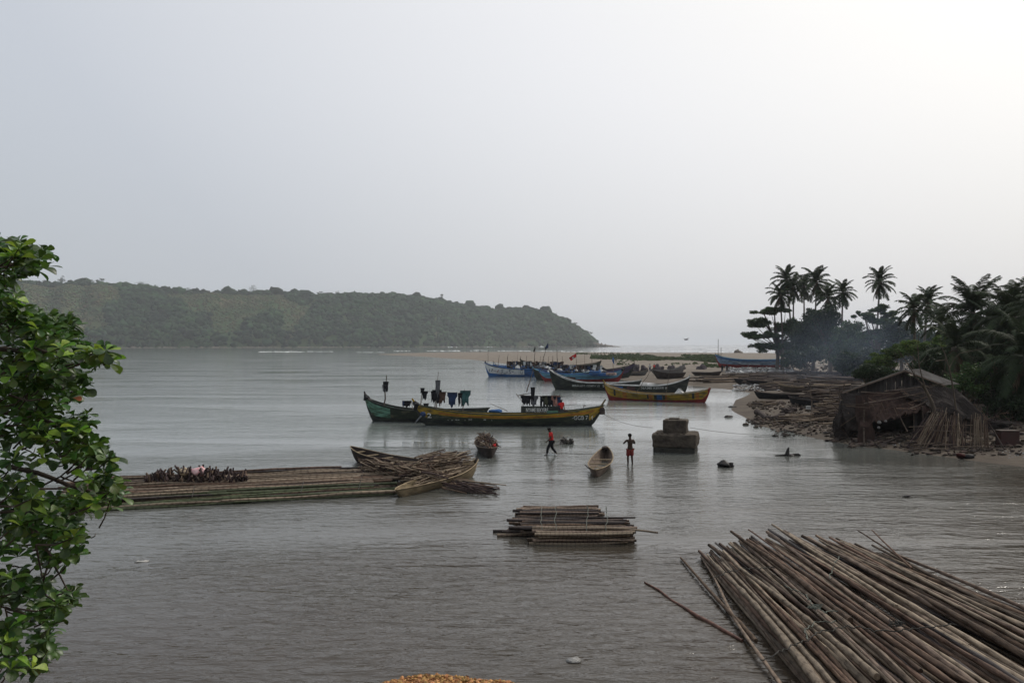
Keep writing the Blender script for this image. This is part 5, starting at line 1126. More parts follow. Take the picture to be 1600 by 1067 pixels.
rubbish('debris', 'dark driftwood scraps along the beach', [(1150, 1330, 584, 612), (1180, 1330, 640, 668), (1170, 1260, 628, 640), (1290, 1420, 672, 692), (1420, 1600, 690, 712), (1165, 1250, 655, 664), (1200, 1330, 655, 682)], 1300, darkl, .08, .4)
rubbish('debris', 'brown clutter on the ground under the trees', [(1180, 1340, 572, 600), (1330, 1600, 660, 700)], 900, darkl, .15, .5)
rubbish('litter', 'bits of pale litter near the hut', [(1390, 1480, 690, 700), (1560, 1600, 705, 716), (1190, 1260, 645, 660), (1300, 1420, 680, 694)], 90, pale, .03, .12)
netm = mat('net_pile', (0.105, 0.085, 0.095), (0.05, 0.045, 0.05), rough=.95, scale=2.5, bump=.12, detail=8)
def heap(name, label, cat, x, y, wpx, hpx, m_, seed, group=None):
    p = G(x, y); k = p.y / F; g = Geo(); g.blob((0, 0, 0), (wpx * k / 2, wpx * k / 2.6, hpx * k), 3, .28, seed, 1.6); o = g.build(name, m_); o.location = p; return tag(o, label, cat, group)
for i, (x, y, wd, hh, lb) in enumerate(((993, 581, 17, 11, 'large dark fishing net heap left of the two distant people'), (1006, 581, 12, 10, 'dark fishing net heap touching the largest one'), (1029, 579, 16, 8, 'low wide fishing net heap right of the two distant people'), (1049, 580, 14, 9, 'rounded fishing net heap behind the beached canoes'), (1096, 577, 16, 7, 'rounded grey brush heap at the left end of the pale rubbish'), (1065, 577, 13, 5, 'low grey net heap between two rounded ones'))):
    heap('net_heap', lb, 'net heap', x, y, wd, hh, netm, i, 'net heaps on the sand bar')
def beached(name, label, x0_, y0_, x1_, y1_, zb, zs, zm, beam, mats, keel=(.7, .7), **k):
    p0, p1 = G(x0_, y0_), G(x1_, y1_); z = (p0.z + p1.z) / 2; return dug(name, label, p0, p1, zb, zs, zm, beam, mats, group='canoes drawn up on the beach', keel=keel, base=z + .1, draft=.12, **k)
greyw = mat('grey_wood', (0.20, 0.19, 0.185), (0.10, 0.095, 0.09), rough=.85, scale=3, stretch=(.5, 3, 3), bump=.01)
beached('beached_canoe', 'dark canoe with pale edge on the sand behind the grey and black canoe', 1020, 593, 1072, 590, 1.5, 1.0, .95, 1.6, (woodd, greyw)); beached('beached_canoe', 'grey canoe with raised end lying below the rounded net heap', 1071, 585, 1016, 586.5, 1.9, 1.1, .9, 1.6, (greyw, greyw))
beached('beached_canoe', 'low grey canoe beside the bow of the blue canoe', 1013, 586, 966, 588, 1.2, .6, .6, 1.5, (greyw, woodl)); beached('beached_canoe', 'flat low canoe between pale heaps on the open sand', 1128, 588, 1080, 587, .9, .6, .6, 1.5, (woodd, greyw))
beached('beached_canoe', 'black canoe lying in the driftwood behind the shell heap', 1146, 600, 1204, 601, .75, .4, .5, 1.1, (blackm, woodd)); beached('beached_canoe', 'long black canoe with lifted left end on the sand tongue', 1178, 626, 1270, 622, .75, .5, .5, .95, (blackm, woodd), keel=(.8, .7))
beached('beached_canoe', 'black canoe nearest the firewood stack on the sand', 1232, 634, 1292, 637, .8, .6, .6, 1.0, (blackm, woodd)); beached('beached_canoe', 'brown canoe with pale edge behind the black canoes', 1216, 613, 1276, 613, .9, .6, .6, 1.1, (woodm, woodl))
# blue boat on the bar
pb0, pb1 = G(1117, 574.5), G(1236, 575.5)
c9 = Canoe('fishing_canoe', 'pale blue canoe with dark red bottom drawn up beneath the almond trees', pb0, pb1, 3.2, 2.4, 2.0, 2.2, group='canoes drawn up on the beach', keel=(.85, .8), draft=.1); c9.root.location.z = pb0.z + .1
c9.band('hull', 0, .38, P_red); c9.band('hull_side', .37, .95, paint('paint_pale_blue', (.2, .3, .42)), .03, label='pale blue planks'); c9.band('blue_stripe', .8, .95, P_blue, .05); c9.gunwale(P_lblue, .08); c9.floor(woodd); c9.thwarts(woodd, (-.5, 0, .5)); c9.stem(P_black, 1, .4, .1, .15)
g = Geo(); g.tube([c9.pt(.6, 1, 1), c9.pt(.3, .5, front(c9), .08), c9.pt(-.2, .45, front(c9), .08)], .06, 5); g.build('pale_strip', P_white, c9.root)
for x, y0_, y1_, lb in ((1122, 553, 530, 'tall thin bare pole standing beyond the bow of the pale blue canoe'), (1126.5, 553, 543, 'shorter thin pole standing beside the tall bare one')):
    a, b = A(x, 330, y0_), A(x + .3, 330, y1_); a.z = .3; g = Geo(); g.tube([a, b], .1, 5); tag(g.build('pole', woodd), lb, 'pole')
c = w(1151, 552.6); g = Geo(); g.blob((0, 0, 0), (3.2, 2.2, 2.7), 2, .4, 5); g.blob((2.6, 0, 0), (2.2, 2, 1.8), 2, .4, 8); o = g.build('sea_rock', rockm); o.location = (c[0], c[1], 0); tag(o, 'dark peaked rock in the surf beyond the sand bar', 'rock')
bp = A(1072, 130, 530.5); g = Geo(); g.blob((0, 0, 0), (.3, .12, .1), 2, .1); g.add([(-.05, .1, .03), (-.25, .1, .12), (-.55, .45, .2), (.12, .1, .03), (-.3, .5, .17)], [(0, 1, 2), (0, 2, 4), (0, 4, 3)]); g.add([(.05, -.1, .03), (.05, -.1, .14), (.5, -.3, .3), (-.1, -.1, .03)], [(0, 1, 2), (0, 2, 3)]); g.tube([(.25, 0, .02), (.42, 0, .0)], [.05, .01], 4)
o = g.build('bird', blackm); o.location = bp; tag(o, 'dark bird flying low over the sea horizon', 'bird')

# ------------------------------------------------------------------ driftwood logs and stacks on the right bank
logm = [mat('log_brown', (0.115, 0.085, 0.067), (0.05, 0.038, 0.032), rough=.9, scale=4, rnd=.4, stretch=(4, .6, .6)), mat('log_dark', (0.06, 0.045, 0.04), (0.03, 0.024, 0.022), rough=.9, scale=4, rnd=.4, stretch=(4, .6, .6)), mat('log_tan', (0.20, 0.15, 0.105), (0.10, 0.075, 0.055), rough=.85, scale=4, rnd=.3, stretch=(4, .6, .6))]
LG = [[pole_mesh('log', m_, 7, 6, w_, .8, 400 + i * 5 + j) for j, w_ in enumerate((.5, .9, 1.4))] for i, m_ in enumerate(logm)]
def log_field(label, box, n, r, Lr, az, azs, stack, cset, name='log_pile', cat='logs', group='driftwood and log piles on the bank'):
    x0_, x1_, y0_, y1_ = box; c = G((x0_ + x1_) / 2, (y0_ + y1_) / 2); root = thing(name, label, cat, c, 0, group)
    for i in range(n):
        p = G(R.uniform(x0_, x1_), R.uniform(y0_, y1_)); L = R.uniform(*Lr); a = rad(az + R.gauss(0, azs)); d = Vector((math.cos(a), math.sin(a), 0)) * L / 2
        rr_ = R.uniform(*r); z = p.z + rr_ * .7 + R.random() * stack
        put('log', R.choice(LG[R.choice(cset)]), Vector((p.x, p.y, z + R.gauss(0, .05))) - d, Vector((p.x, p.y, z + R.gauss(0, .08))) + d, rr_, root, c, R.random() * 6)
log_field('brown driftwood logs strewn from the open sand towards the trees', (1095, 1200, 586, 598), 50, (.08, .18), (3, 9), 4, 14, .1, (0, 0, 1, 2))
log_field('dense field of dark logs lying below the smoky trees', (1180, 1335, 584, 600), 110, (.08, .2), (2, 8), 3, 18, .25, (0, 1, 1))
log_field('dark logs piled behind the brown canoe and shell heap', (1200, 1325, 598, 611), 70, (.07, .17), (2, 6), 2, 18, .25, (0, 1, 1, 2))
log_field('stack of cut firewood between upright posts left of the hut', (1282, 1316, 634, 656), 110, (.04, .09), (.7, 2.0), 3, 20, 1.3, (0, 1, 0, 2), 'firewood_stack', 'firewood')
log_field('jumbled dark logs on top of the beach behind the firewood posts', (1262, 1322, 615, 632), 70, (.06, .14), (1.4, 3), 5, 25, .8, (1, 0, 1), 'log_pile', 'logs')
log_field('long tan poles laid side by side on the sand pointing at the firewood stack', (1240, 1312, 648, 663), 34, (.035, .07), (2.5, 5.0), 22, 6, .2, (2, 0, 0, 2), 'pole_pile', 'poles')
log_field('short scattered poles at the tip of the sand tongue', (1175, 1215, 629, 636), 14, (.04, .09), (1, 2.5), -12, 20, .1, (0, 2, 1), 'pole_pile', 'poles')
def knot(name, label, pts, rs, m_, cat):
    P = [G(x, y, dz) for x, y, dz in pts]; g = Geo(); fine = []; fr = []
    for i in range(len(P) - 1):
        for t in (0, .33, .66): fine.append(P[i].lerp(P[i + 1], t) + Vector((0, 0, R.uniform(-.03, .03)))); fr.append((rs[i] * (1 - t) + rs[i + 1] * t) * R.uniform(.85, 1.15))
    fine.append(P[-1]); fr.append(rs[-1]); g.tube(fine, fr, 8); return tag(g.build(name, m_, smooth=False), label, cat)
knot('driftwood_log', 'gnarled dark driftwood trunk with a raised knobbly end on the sand tongue', [(1183, 650, .35), (1188, 651, .3), (1197, 655, .15), (1210, 656, .15), (1224, 654, .25)], [.28, .2, .17, .2, .26], logm[1], 'driftwood')
p = G(1233, 645); g = Geo(); g.blob((0, 0, .15), (.75, .4, .35), 3, .35, 3, 2); o = g.build('stump', logm[1]); o.location = p; tag(o, 'dark uprooted stump lying behind the gnarled driftwood', 'driftwood')
for i, (xb, yb, xt, yt, lb) in enumerate(((1314, 672, 1312, 604, 'tall crooked post at the right end of the firewood stack'), (1268, 644, 1267, 602, 'post standing behind the black canoes'), (1299, 640, 1297, 605, 'thin post in the middle of the firewood stack'), (1320, 650, 1319, 600, 'thin post just left of the hut eave'))):
    b = G(xb, yb); t = A(xt, b.y, yt); g = Geo(); g.tube([b - Vector((0, 0, .3)), b.lerp(t, .4) + Vector((.05, 0, 0)), b.lerp(t, .7) - Vector((.05, 0, 0)), t], [.06, .055, .05, .04], 6); tag(g.build('post', woodm, smooth=True), lb, 'post', 'posts by the firewood stack')
b = G(1314, 650); g = Geo(); g.tube([A(1262, b.y, 611), A(1300, b.y, 606), A(1330, b.y, 601)], [.05, .05, .04], 6); tag(g.build('cross_rail', woodm, smooth=True), 'pole tied across the tops of the posts by the firewood stack', 'rail')
# white box in the canoe shade
p = G(1263, 641); g = Geo(); g.box((0, 0, .2), (.34, .3, .34)); g.box((0, 0, .385), (.38, .34, .04)); o = g.build('white_box', mat('dirty_white', (.5, .5, .48), (.3, .3, .28), rough=.7, scale=5)); o.location = p; tag(o, 'small white box on the sand below the black canoes', 'box')

# ------------------------------------------------------------------ hut
hz = G(1395, 690); HY = hz.y; hut = thing('thatched_hut', 'low dark plank hut with metal roof and ragged brown lean-to on the bank', 'hut', (A(1400, HY + 3).x, HY + 3, hz.z)); HO = Vector(hut.location)
plankm = mat('hut_plank', (0.075, 0.066, 0.062), (0.032, 0.028, 0.027), rough=.9, scale=4, rnd=.4, stretch=(5, 5, .5)); tinm = mat('roof_tin', (0.15, 0.14, 0.13), (0.06, 0.05, 0.045), rough=.55, scale=1.2, metal=.0, bump=.01, detail=7)
thm = mat('thatch_brown', (0.075, 0.046, 0.037), (0.035, 0.024, 0.021), rough=.95, scale=5, bump=.05, stretch=(1, 1, .3), detail=7); thd = mat('thatch_dark', (0.045, 0.037, 0.033), (0.03, 0.025, 0.023), rough=.95, scale=5, bump=.06)
YW = HY + 3                                             # plane of the gable wall
def hp(x, y, Y=YW): return A(x, Y, y) - HO
eL, pk, eR = (1320, 612), (1408, 580), (1462, 602)
for i in range(40):
    x = 1326 + (1458 - 1326) * i / 39; yt = eL[1] + (pk[1] - eL[1]) * (x - eL[0]) / (pk[0] - eL[0]) if x < pk[0] else pk[1] + (eR[1] - pk[1]) * (x - pk[0]) / (eR[0] - pk[0])
    a = hp(x, yt + 2); zb_ = hp(x, 626 + R.uniform(-2, 6)).z; g = Geo(); hgt_ = a.z - zb_; g.box((0, 0, hgt_ / 2), (.145, .03, hgt_)); o = g.build('plank', plankm, hut); o.location = (a.x, R.uniform(-.03, .03), zb_); o.rotation_euler = (0, R.gauss(0, .01), 0)
def tin(p00, p10, p01, p11, name='roof_sheet', nx=48):
    g = Geo(); 
    for lay_ in (0, .02):
        for i in range(nx + 1):
            u = i / nx
            for j in range(5):
                v = j / 4; q = (p00 * (1 - u) + p10 * u) * (1 - v) + (p01 * (1 - u) + p11 * u) * v; q = q + Vector((0, 0, .025 * math.sin(u * nx * 1.57) - lay_ + .02 * mnoise.noise(q * .8))); g.v.append(tuple(q))
    q_ = (nx + 1) * 5
    for lay_ in (0, 1):
        for i in range(nx):
            for j in range(4): a = lay_ * q_ + i * 5 + j; f = (a, a + 5, a + 6, a + 1); g.f.append(f if not lay_ else f[::-1])
    for i in range(nx):
        for j in (0, 4): a = i * 5 + j; g.f.append((a, a + 5, a + 5 + q_, a + q_))
    return g.build(name, tinm, hut)
pkp, elp, erp = hp(*pk) + Vector((0, -.5, .12)), hp(1312, 614) + Vector((0, -.5, .1)), hp(1470, 603) + Vector((0, -.5, .1)); back = Vector((1.7, 1.3, 0))
n_s = 3
for k in range(n_s):
    a, b = k / n_s, (k + 1) / n_s + .02
    tin(pkp + back * a, pkp + back * b, elp + back * a, elp + back * b, nx=16); tin(pkp + back * a + Vector((0, 0, .004)), pkp + back * b + Vector((0, 0, .004)), erp + back * a, erp + back * b, nx=16)
for s_, e_ in ((pkp, elp), (pkp, erp)):
    g = Geo(); g.tube([s_ + Vector((0, -.02, -.1)), e_ + Vector((0, -.02, -.08))], .05, 5); g.build('rafter', woodm, hut)
# side and back walls
g = Geo(); a, b = hp(1328, 612), hp(1458, 604); g.box((a.x + 1.6, 1.0, a.z / 2 - .3), (.06, 1.8, a.z - .5), M=Matrix.Rotation(rad(-60), 3, 'Z')); g = Geo(); g.box((b.x + .9, .7, b.z / 2 - .2), (.06, 2.2, b.z - .2), M=Matrix.Rotation(rad(-60), 3, 'Z')); g.build('wall', plankm, hut)
# ragged lean-to roof that sags towards the river
def sheet(P, name, m_, nx=26, nz=12, rag=.18, seed=0, thick=.08, parent=hut):
    g = Geo(); rr = random.Random(seed)
    for lay_ in (0, 1):
        for i in range(nx + 1):
            u = i / nx
            for j in range(nz + 1):
                v = j / nz; q = (P[0] * (1 - u) + P[1] * u) * (1 - v) + (P[3] * (1 - u) + P[2] * u) * v
                nn = mnoise.noise_vector(q * 1.3 + Vector((seed, 0, 0))) * rag; e = (mnoise.noise(Vector((u * 13, seed, 0))) * .5) * (v ** 3) * rag * 4
                q = q + nn + Vector((0, 0, -e - lay_ * thick + .12 * mnoise.noise(q * 4))); g.v.append(tuple(q))
    q_ = (nx + 1) * (nz + 1)
    for lay_ in (0, 1):
        for i in range(nx):
            for j in range(nz): a = lay_ * q_ + i * (nz + 1) + j; f = (a, a + nz + 1, a + nz + 2, a + 1); g.f.append(f if not lay_ else f[::-1])
    for i in range(nx):
        for j in (0, nz): a = i * (nz + 1) + j; g.f.append((a, a + nz + 1, a + nz + 1 + q_, a + q_))
    for j in range(nz):
        for i in (0, nx): a = i * (nz + 1) + j; g.f.append((a, a + 1, a + 1 + q_, a + q_))
    return g.build(name, m_, parent)
sheet((hp(1338, 612), hp(1470, 610), hp(1450, 640, HY + .8), hp(1345, 664, HY + .6)), 'lean_to_roof', thm, seed=2, rag=.22)
sheet((hp(1336, 618, HY + 1.2), hp(1356, 618, HY + .8), hp(1368, 692, HY + .6), hp(1340, 690, HY + .9)), 'hanging_mat', thm, 8, 12, .15, 5)
sheet((hp(1314, 616, HY + 2.6), hp(1346, 612, HY + 2.4), hp(1350, 676, HY + 1.2), hp(1322, 668, HY + 1.6)), 'hanging_mat', thd, 8, 12, .2, 15)
sheet((hp(1400, 606, HY + 2.2), hp(1490, 604, HY + 2.6), hp(1545, 660, HY + 1), hp(1468, 642, HY + .8)), 'thatch_roof', thd, seed=9, rag=.25)
for (x0_, y0_, x1_, y1_, Y0, Y1, r_) in ((1350, 630, 1450, 612, HY + .8, HY + 1.5, .035), (1345, 612, 1400, 614, HY + 2, HY + 2, .03), (1382, 611, 1470, 600, HY + 1.5, HY + 2, .03), (1422, 638, 1450, 626, HY, HY, .035), (1405, 648, 1418, 674, HY + .3, HY, .035), (1440, 634, 1446, 690, HY + .8, HY + .8, .05), (1428, 640, 1428, 688, HY + 1, HY + 1, .04), (1350, 640, 1350, 694, HY + .8, HY + .8, .06)):
    g = Geo(); g.tube([hp(x0_, y0_, Y0), hp((x0_ + x1_) / 2, (y0_ + y1_) / 2 + 1, (Y0 + Y1) / 2), hp(x1_, y1_, Y1)], r_, 6); g.build('pole', woodm, hut, smooth=True)
for i in range(90):
    x = R.uniform(1345, 1480); yb = 662 - (x - 1345) * .2 if x < 1450 else 640; a = hp(x, yb - R.uniform(8, 40), HY + R.uniform(.7, 1.8)); d = Vector((R.gauss(0, .1), -.1, -R.uniform(.2, .5))); put('straw', R.choice(ST[R.choice((0, 0, 1))]), a, a + d, .012, hut)
for i in range(24):
    a = hp(1432 + i * 1.3, 638, HY + 1.6); g = Geo(); g.box((0, 0, .9), (.10, .03, 1.8)); o = g.build('plank', plankm, hut); o.location = (a.x, a.y, -.05); o.rotation_euler = (0, R.gauss(0, .03), 0)
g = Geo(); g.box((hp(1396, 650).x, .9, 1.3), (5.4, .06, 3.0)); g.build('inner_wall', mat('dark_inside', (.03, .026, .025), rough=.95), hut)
p = G(1331, 672); dr = thing('basket', 'large dark woven basket standing at the left corner of the hut', 'basket', p); g = Geo(); g.tube([(0, 0, 0), (0, 0, .15), (0, 0, .5), (0, 0, .78)], [.42, .52, .58, .55], 14); g.build('body', thm, dr, smooth=False); g = Geo(); g.tube([(math.cos(a / 14 * 6.283) * .55, math.sin(a / 14 * 6.283) * .55, .8) for a in range(15)], .03, 5); g.build('rim', woodd, dr); g = Geo(); g.blob((0, 0, .75), (.48, .48, .12), 1, .3, 4); g.build('filling', thd, dr)
for i, (x, y, s, lb) in enumerate(((1374, 660, .13, 'pale round pot hanging under the lean-to'), (1373, 668, .1, 'smaller pale pot below the hanging one'), (1384, 658, .09, 'small grey pot right of the pale pots'))):
    c = A(x, HY + .4, y); g = Geo(); g.blob((0, 0, 0), (s, s, s * .85), 2, .08); g.tube([(0, 0, s * .6), (0, 0, s * .95)], [s * .5, s * .6], 8); o = g.build('pot', mat('grey_pot', (.28, .27, .25), rough=.6), smooth=True); o.location = c; tag(o, lb, 'pot', 'pots under the lean-to')
# brush, mats and clutter heaped round the hut
for i, (x, Y_, y, rx, ry, rz_, m_, lb) in enumerate(((1490, HY + 3.0, 640, 2.0, 1.2, 1.5, thd, 'big dark heap of thatch and brush behind the leaning sticks'), (1540, HY + 3.5, 655, 1.8, 1.2, 1.3, thd, 'dark brush heap behind the small row of sticks'), (1318, HY + 3.2, 640, .7, .7, 1.1, thd, 'dark pile of matting at the left end of the hut'), (1452, HY + .2, 688, 1.2, .6, .35, stickm[0], 'low dark brush under the fan of sticks'))):
    t_ = thing('brush_heap', lb, 'brush', A(x, Y_)); o0 = Vector(t_.location); zc_ = CAMH - (y - HZ) / F * Y_ - o0.z
    g = Geo(); g.blob((0, 0, zc_ * .35), (rx * .8, ry * .8, max(.3, zc_ * .75)), 3, .3, i, 1.8); g.build('heap', m_, t_)
    for k in range(90):
        a = R.random() * 6.28; q = Vector((math.cos(a) * rx * R.random(), math.sin(a) * ry * .9, R.random() * max(.5, zc_ + rz_ * .4))); d = Vector((R.gauss(0, .5), R.gauss(0, .3), R.gauss(.2, .6))).normalized() * R.uniform(.25, .6)
        put('stick', R.choice(ST[R.choice((0, 0, 1))]), q - d, q + d, R.uniform(.012, .025), t_)
for k in range(46):
    x = R.uniform(1322, 1470); y = 600 + abs(x - 1408) * .28 + R.uniform(6, 46); Y_ = HY + R.uniform(.5, 1.6); a = hp(x, y, Y_); d = Vector((R.gauss(0, 1), 0, R.gauss(0, .35))) * R.uniform(.2, .9); put('pole', R.choice(ST[R.choice((0, 1, 1))]), a - d, a + d, R.uniform(.015, .03), hut)
# stick stacks leaning in a fan
fr_ = thing('stick_rack', 'fan of pale sticks leaning upright in front of the hut', 'sticks', G(1460, 698), 0, 'leaning stick stacks'); fo_ = Vector(fr_.location)
for i in range(110):
    u = R.random(); b = G(1415 + u * 95, 702 - R.uniform(0, 8)); xt = 1452 + u * 52 + R.gauss(0, 4); yt = 640 + abs(u - .45) * 34 + R.uniform(-8, 14); t = A(xt, b.y + R.uniform(.3, 1.2), yt); put('stick', R.choice(ST[R.choice((1, 1, 2, 0))]), b, t, R.uniform(.016, .03), fr_, fo_)
fr2 = thing('stick_rack', 'smaller upright row of pale sticks right of the fan', 'sticks', G(1532, 702), 0, 'leaning stick stacks'); fo2 = Vector(fr2.location)
for i in range(26):
    u = i / 25; b = G(1515 + u * 30, 703 - R.uniform(0, 8)); t = A(1518 + u * 22 + R.gauss(0, 1.5), b.y + .4, 646 + R.uniform(-4, 12)); put('stick', R.choice(ST[R.choice((1, 1, 2))]), b, t, R.uniform(.018, .032), fr2, fo2)
for a, b in (((1420, 667), (1520, 664)), ((1452, 672), (1550, 680))):
    P = G(a[0], 700); g = Geo(); g.tube([A(a[0], P.y, a[1]) - fo_, A((a[0] + b[0]) / 2, P.y, (a[1] + b[1]) / 2 - 1) - fo_, A(b[0], P.y, b[1]) - fo_], .03, 5); g.build('cross_stick', woodm, fr_)
log_field('low heap of sticks and rags at the foot of the stick stacks', (1420, 1560, 692, 706), 70, (.02, .05), (.5, 1.8), 10, 30, .2, (0, 1, 2), 'stick_heap', 'sticks')
for i, (a, b, r_, lb) in enumerate((((1372, 696), (1434, 674), .07, 'grey log sloping from the water edge up to the hut'), ((1568, 700), (1540, 655), .05, 'dark prop leaning against the small row of sticks'))):
    P0 = G(*a); P1 = A(b[0], P0.y + .8, b[1]); g = Geo(); g.tube([P0, P0.lerp(P1, .5) + Vector((0, 0, .08)), P1], [r_, r_ * .9, r_ * .7], 6); tag(g.build('log', logm[1], smooth=True), lb, 'log')
# bare sapling in front of the hut
sap = thing('bare_sapling', 'leafless grey sapling leaning and forking in front of the hut roof', 'tree', G(1466, 692)); so_ = Vector(sap.location); SY = so_.y
sp_ = lambda x, y: A(x, SY, y) - so_
g = Geo(); g.tube([Vector((0, 0, -.2)), sp_(1463, 655), sp_(1456, 628), sp_(1447, 611), sp_(1441, 600)], [.16, .13, .11, .09, .07], 7); g.build('trunk', barkm, sap, smooth=True)
g = Geo()
for pts, r_ in (([(1441, 600), (1430, 588), (1420, 570), (1411, 558), (1402, 545)], .05), ([(1447, 608), (1441, 590), (1436, 570), (1434, 540), (1436, 522)], .045), ([(1420, 570), (1408, 566), (1400, 560)], .02), ([(1430, 588), (1424, 560), (1428, 548)], .018), ([(1441, 600), (1452, 606), (1466, 600), (1478, 598)], .03), ([(1436, 570), (1444, 560), (1450, 552)], .015), ([(1434, 545), (1428, 535)], .012), ([(1411, 558), (1404, 553), (1396, 553)], .012)):
    g = Geo(); g.tube([sp_(*q) for q in pts], [r_ * (1 - .7 * i / (len(pts) - 1)) for i in range(len(pts))], 5); g.build('branch', barkm, sap, smooth=True)
sap2 = thing('bare_sapling', 'leafless sapling in front of the dark trees right of the hut', 'tree', G(1500, 680)); so2 = Vector(sap2.location); g = Geo(); q_ = lambda x, y: A(x, so2.y, y) - so2
g.tube([Vector((0, 0, 0)), q_(1494, 640), q_(1488, 600), q_(1483, 575), q_(1476, 552), q_(1470, 540)], [.07, .06, .05, .04, .03, .015], 6); g.build('trunk', barkm, sap2, smooth=True); g = Geo()
for pts in ([(1483, 575), (1490, 562), (1500, 552), (1530, 546), (1548, 541)], [(1488, 590), (1476, 580), (1478, 560)], [(1479, 562), (1462, 564)]): g = Geo(); g.tube([q_(*a) for a in pts], [.03 - .005 * i for i in range(len(pts))], 5); g.build('branch', barkm, sap2, smooth=True)
p = G(1506, 716); g = Geo(); g.blob((0, 0, .12), (.26, .2, .14), 2, .3, 2); o = g.build('red_bundle', mat('maroon_cloth', (.05, .012, .011), rough=.9), smooth=True); o.location = p + Vector((-.15, 0, .03)); tag(o, 'dark red bundle of cloth at the water edge', 'bundle'); g = Geo(); g.blob((0, 0, .1), (.26, .2, .16), 2, .3, 6); o = g.build('black_bundle', blackm, smooth=True); o.location = p + Vector((.22, -.1, 0)); tag(o, 'black bundle beside the dark red one at the water edge', 'bundle')
p = G(1574, 696); cr = thing('chest', 'brown red wooden chest under the palms', 'chest', p); g = Geo(); g.box((0, 0, .45), (1.1, .6, .85)); g.build('body', paint('rust_red', (.055, .025, .022)), cr); g = Geo(); g.box((0, 0, .9), (1.16, .66, .06)); g.build('lid', paint('rust_red2', (.05, .028, .025)), cr)
p = G(1592, 694); bn = thing('bench', 'low pale plank bench at the edge of the beach', 'bench', p); g = Geo(); g.box((0, 0, .42), (1.3, .35, .06)); g.build('seat', woodm, bn)
for x in (-.5, .5): g = Geo(); g.box((x, 0, .2), (.08, .3, .4)); g.build('leg', woodm, bn)

# ------------------------------------------------------------------ trees and palms of the right bank
def TB(x, Y): p = A(x, Y); return p
def tr(name, label, x, Y, ytop, lob, n, size, kind, group='trees on the right bank', **k):
    """lob: (px, py, rx_px, rz_px, depth radius m)"""
    b = TB(x, Y); s = Y / F; L = []
    for (lx, ly, rx, rz, ry) in lob: L.append(((lx - x) * s, R.uniform(-.2, .2) * ry, CAMH + (HZ - ly) * s - b.z, rx * s, ry, rz * s))
    return tree(name, label, 'tree', b, CAMH + (HZ - ytop) * s - b.z, L, n, size, kind, group, **k)
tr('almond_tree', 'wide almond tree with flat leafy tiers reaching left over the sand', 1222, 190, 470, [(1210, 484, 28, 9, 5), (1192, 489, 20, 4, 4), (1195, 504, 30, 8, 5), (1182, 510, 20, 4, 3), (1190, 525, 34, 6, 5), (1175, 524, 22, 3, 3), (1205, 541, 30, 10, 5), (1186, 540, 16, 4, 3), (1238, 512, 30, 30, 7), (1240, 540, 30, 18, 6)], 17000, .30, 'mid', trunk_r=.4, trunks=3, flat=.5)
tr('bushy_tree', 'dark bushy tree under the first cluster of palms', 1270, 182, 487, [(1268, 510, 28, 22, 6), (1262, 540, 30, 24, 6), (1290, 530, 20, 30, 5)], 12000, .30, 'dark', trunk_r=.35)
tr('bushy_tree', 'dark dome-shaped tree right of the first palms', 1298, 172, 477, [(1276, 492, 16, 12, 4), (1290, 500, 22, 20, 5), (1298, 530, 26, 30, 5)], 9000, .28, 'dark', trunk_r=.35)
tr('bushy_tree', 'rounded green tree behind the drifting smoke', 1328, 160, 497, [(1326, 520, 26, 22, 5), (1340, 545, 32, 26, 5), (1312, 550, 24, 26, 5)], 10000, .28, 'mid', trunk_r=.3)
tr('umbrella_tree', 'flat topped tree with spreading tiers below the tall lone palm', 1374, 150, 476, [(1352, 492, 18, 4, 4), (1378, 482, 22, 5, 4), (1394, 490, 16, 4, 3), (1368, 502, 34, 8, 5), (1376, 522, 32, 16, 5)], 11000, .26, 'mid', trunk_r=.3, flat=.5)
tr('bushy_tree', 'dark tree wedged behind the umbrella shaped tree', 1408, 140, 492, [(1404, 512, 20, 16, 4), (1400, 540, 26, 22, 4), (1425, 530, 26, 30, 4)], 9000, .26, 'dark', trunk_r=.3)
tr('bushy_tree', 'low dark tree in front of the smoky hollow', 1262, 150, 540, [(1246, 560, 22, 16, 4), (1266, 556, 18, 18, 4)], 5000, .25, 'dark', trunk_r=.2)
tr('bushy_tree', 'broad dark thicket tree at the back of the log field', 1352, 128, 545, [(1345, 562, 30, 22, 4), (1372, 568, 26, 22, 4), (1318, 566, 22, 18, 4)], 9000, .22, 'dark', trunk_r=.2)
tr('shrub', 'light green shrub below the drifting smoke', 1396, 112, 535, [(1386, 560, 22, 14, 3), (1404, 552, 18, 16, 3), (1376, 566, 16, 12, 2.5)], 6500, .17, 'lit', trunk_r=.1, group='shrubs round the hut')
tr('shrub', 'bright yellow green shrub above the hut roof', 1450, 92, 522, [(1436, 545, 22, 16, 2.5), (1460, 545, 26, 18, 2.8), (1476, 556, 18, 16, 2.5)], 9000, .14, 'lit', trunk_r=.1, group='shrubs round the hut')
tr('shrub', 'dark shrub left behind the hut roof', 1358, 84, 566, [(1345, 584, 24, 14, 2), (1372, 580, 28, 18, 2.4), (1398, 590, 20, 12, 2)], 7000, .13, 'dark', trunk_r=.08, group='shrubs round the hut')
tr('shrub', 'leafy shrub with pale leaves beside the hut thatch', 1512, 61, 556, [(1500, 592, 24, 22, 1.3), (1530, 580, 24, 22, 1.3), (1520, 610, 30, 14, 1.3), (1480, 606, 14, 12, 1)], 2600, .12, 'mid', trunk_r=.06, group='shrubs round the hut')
tr('bushy_tree', 'dark tree behind the hut', 1470, 74, 540, [(1456, 572, 30, 26, 2), (1484, 560, 28, 30, 2.5), (1490, 600, 34, 40, 2.5)], 12000, .15, 'dark', trunk_r=.2)
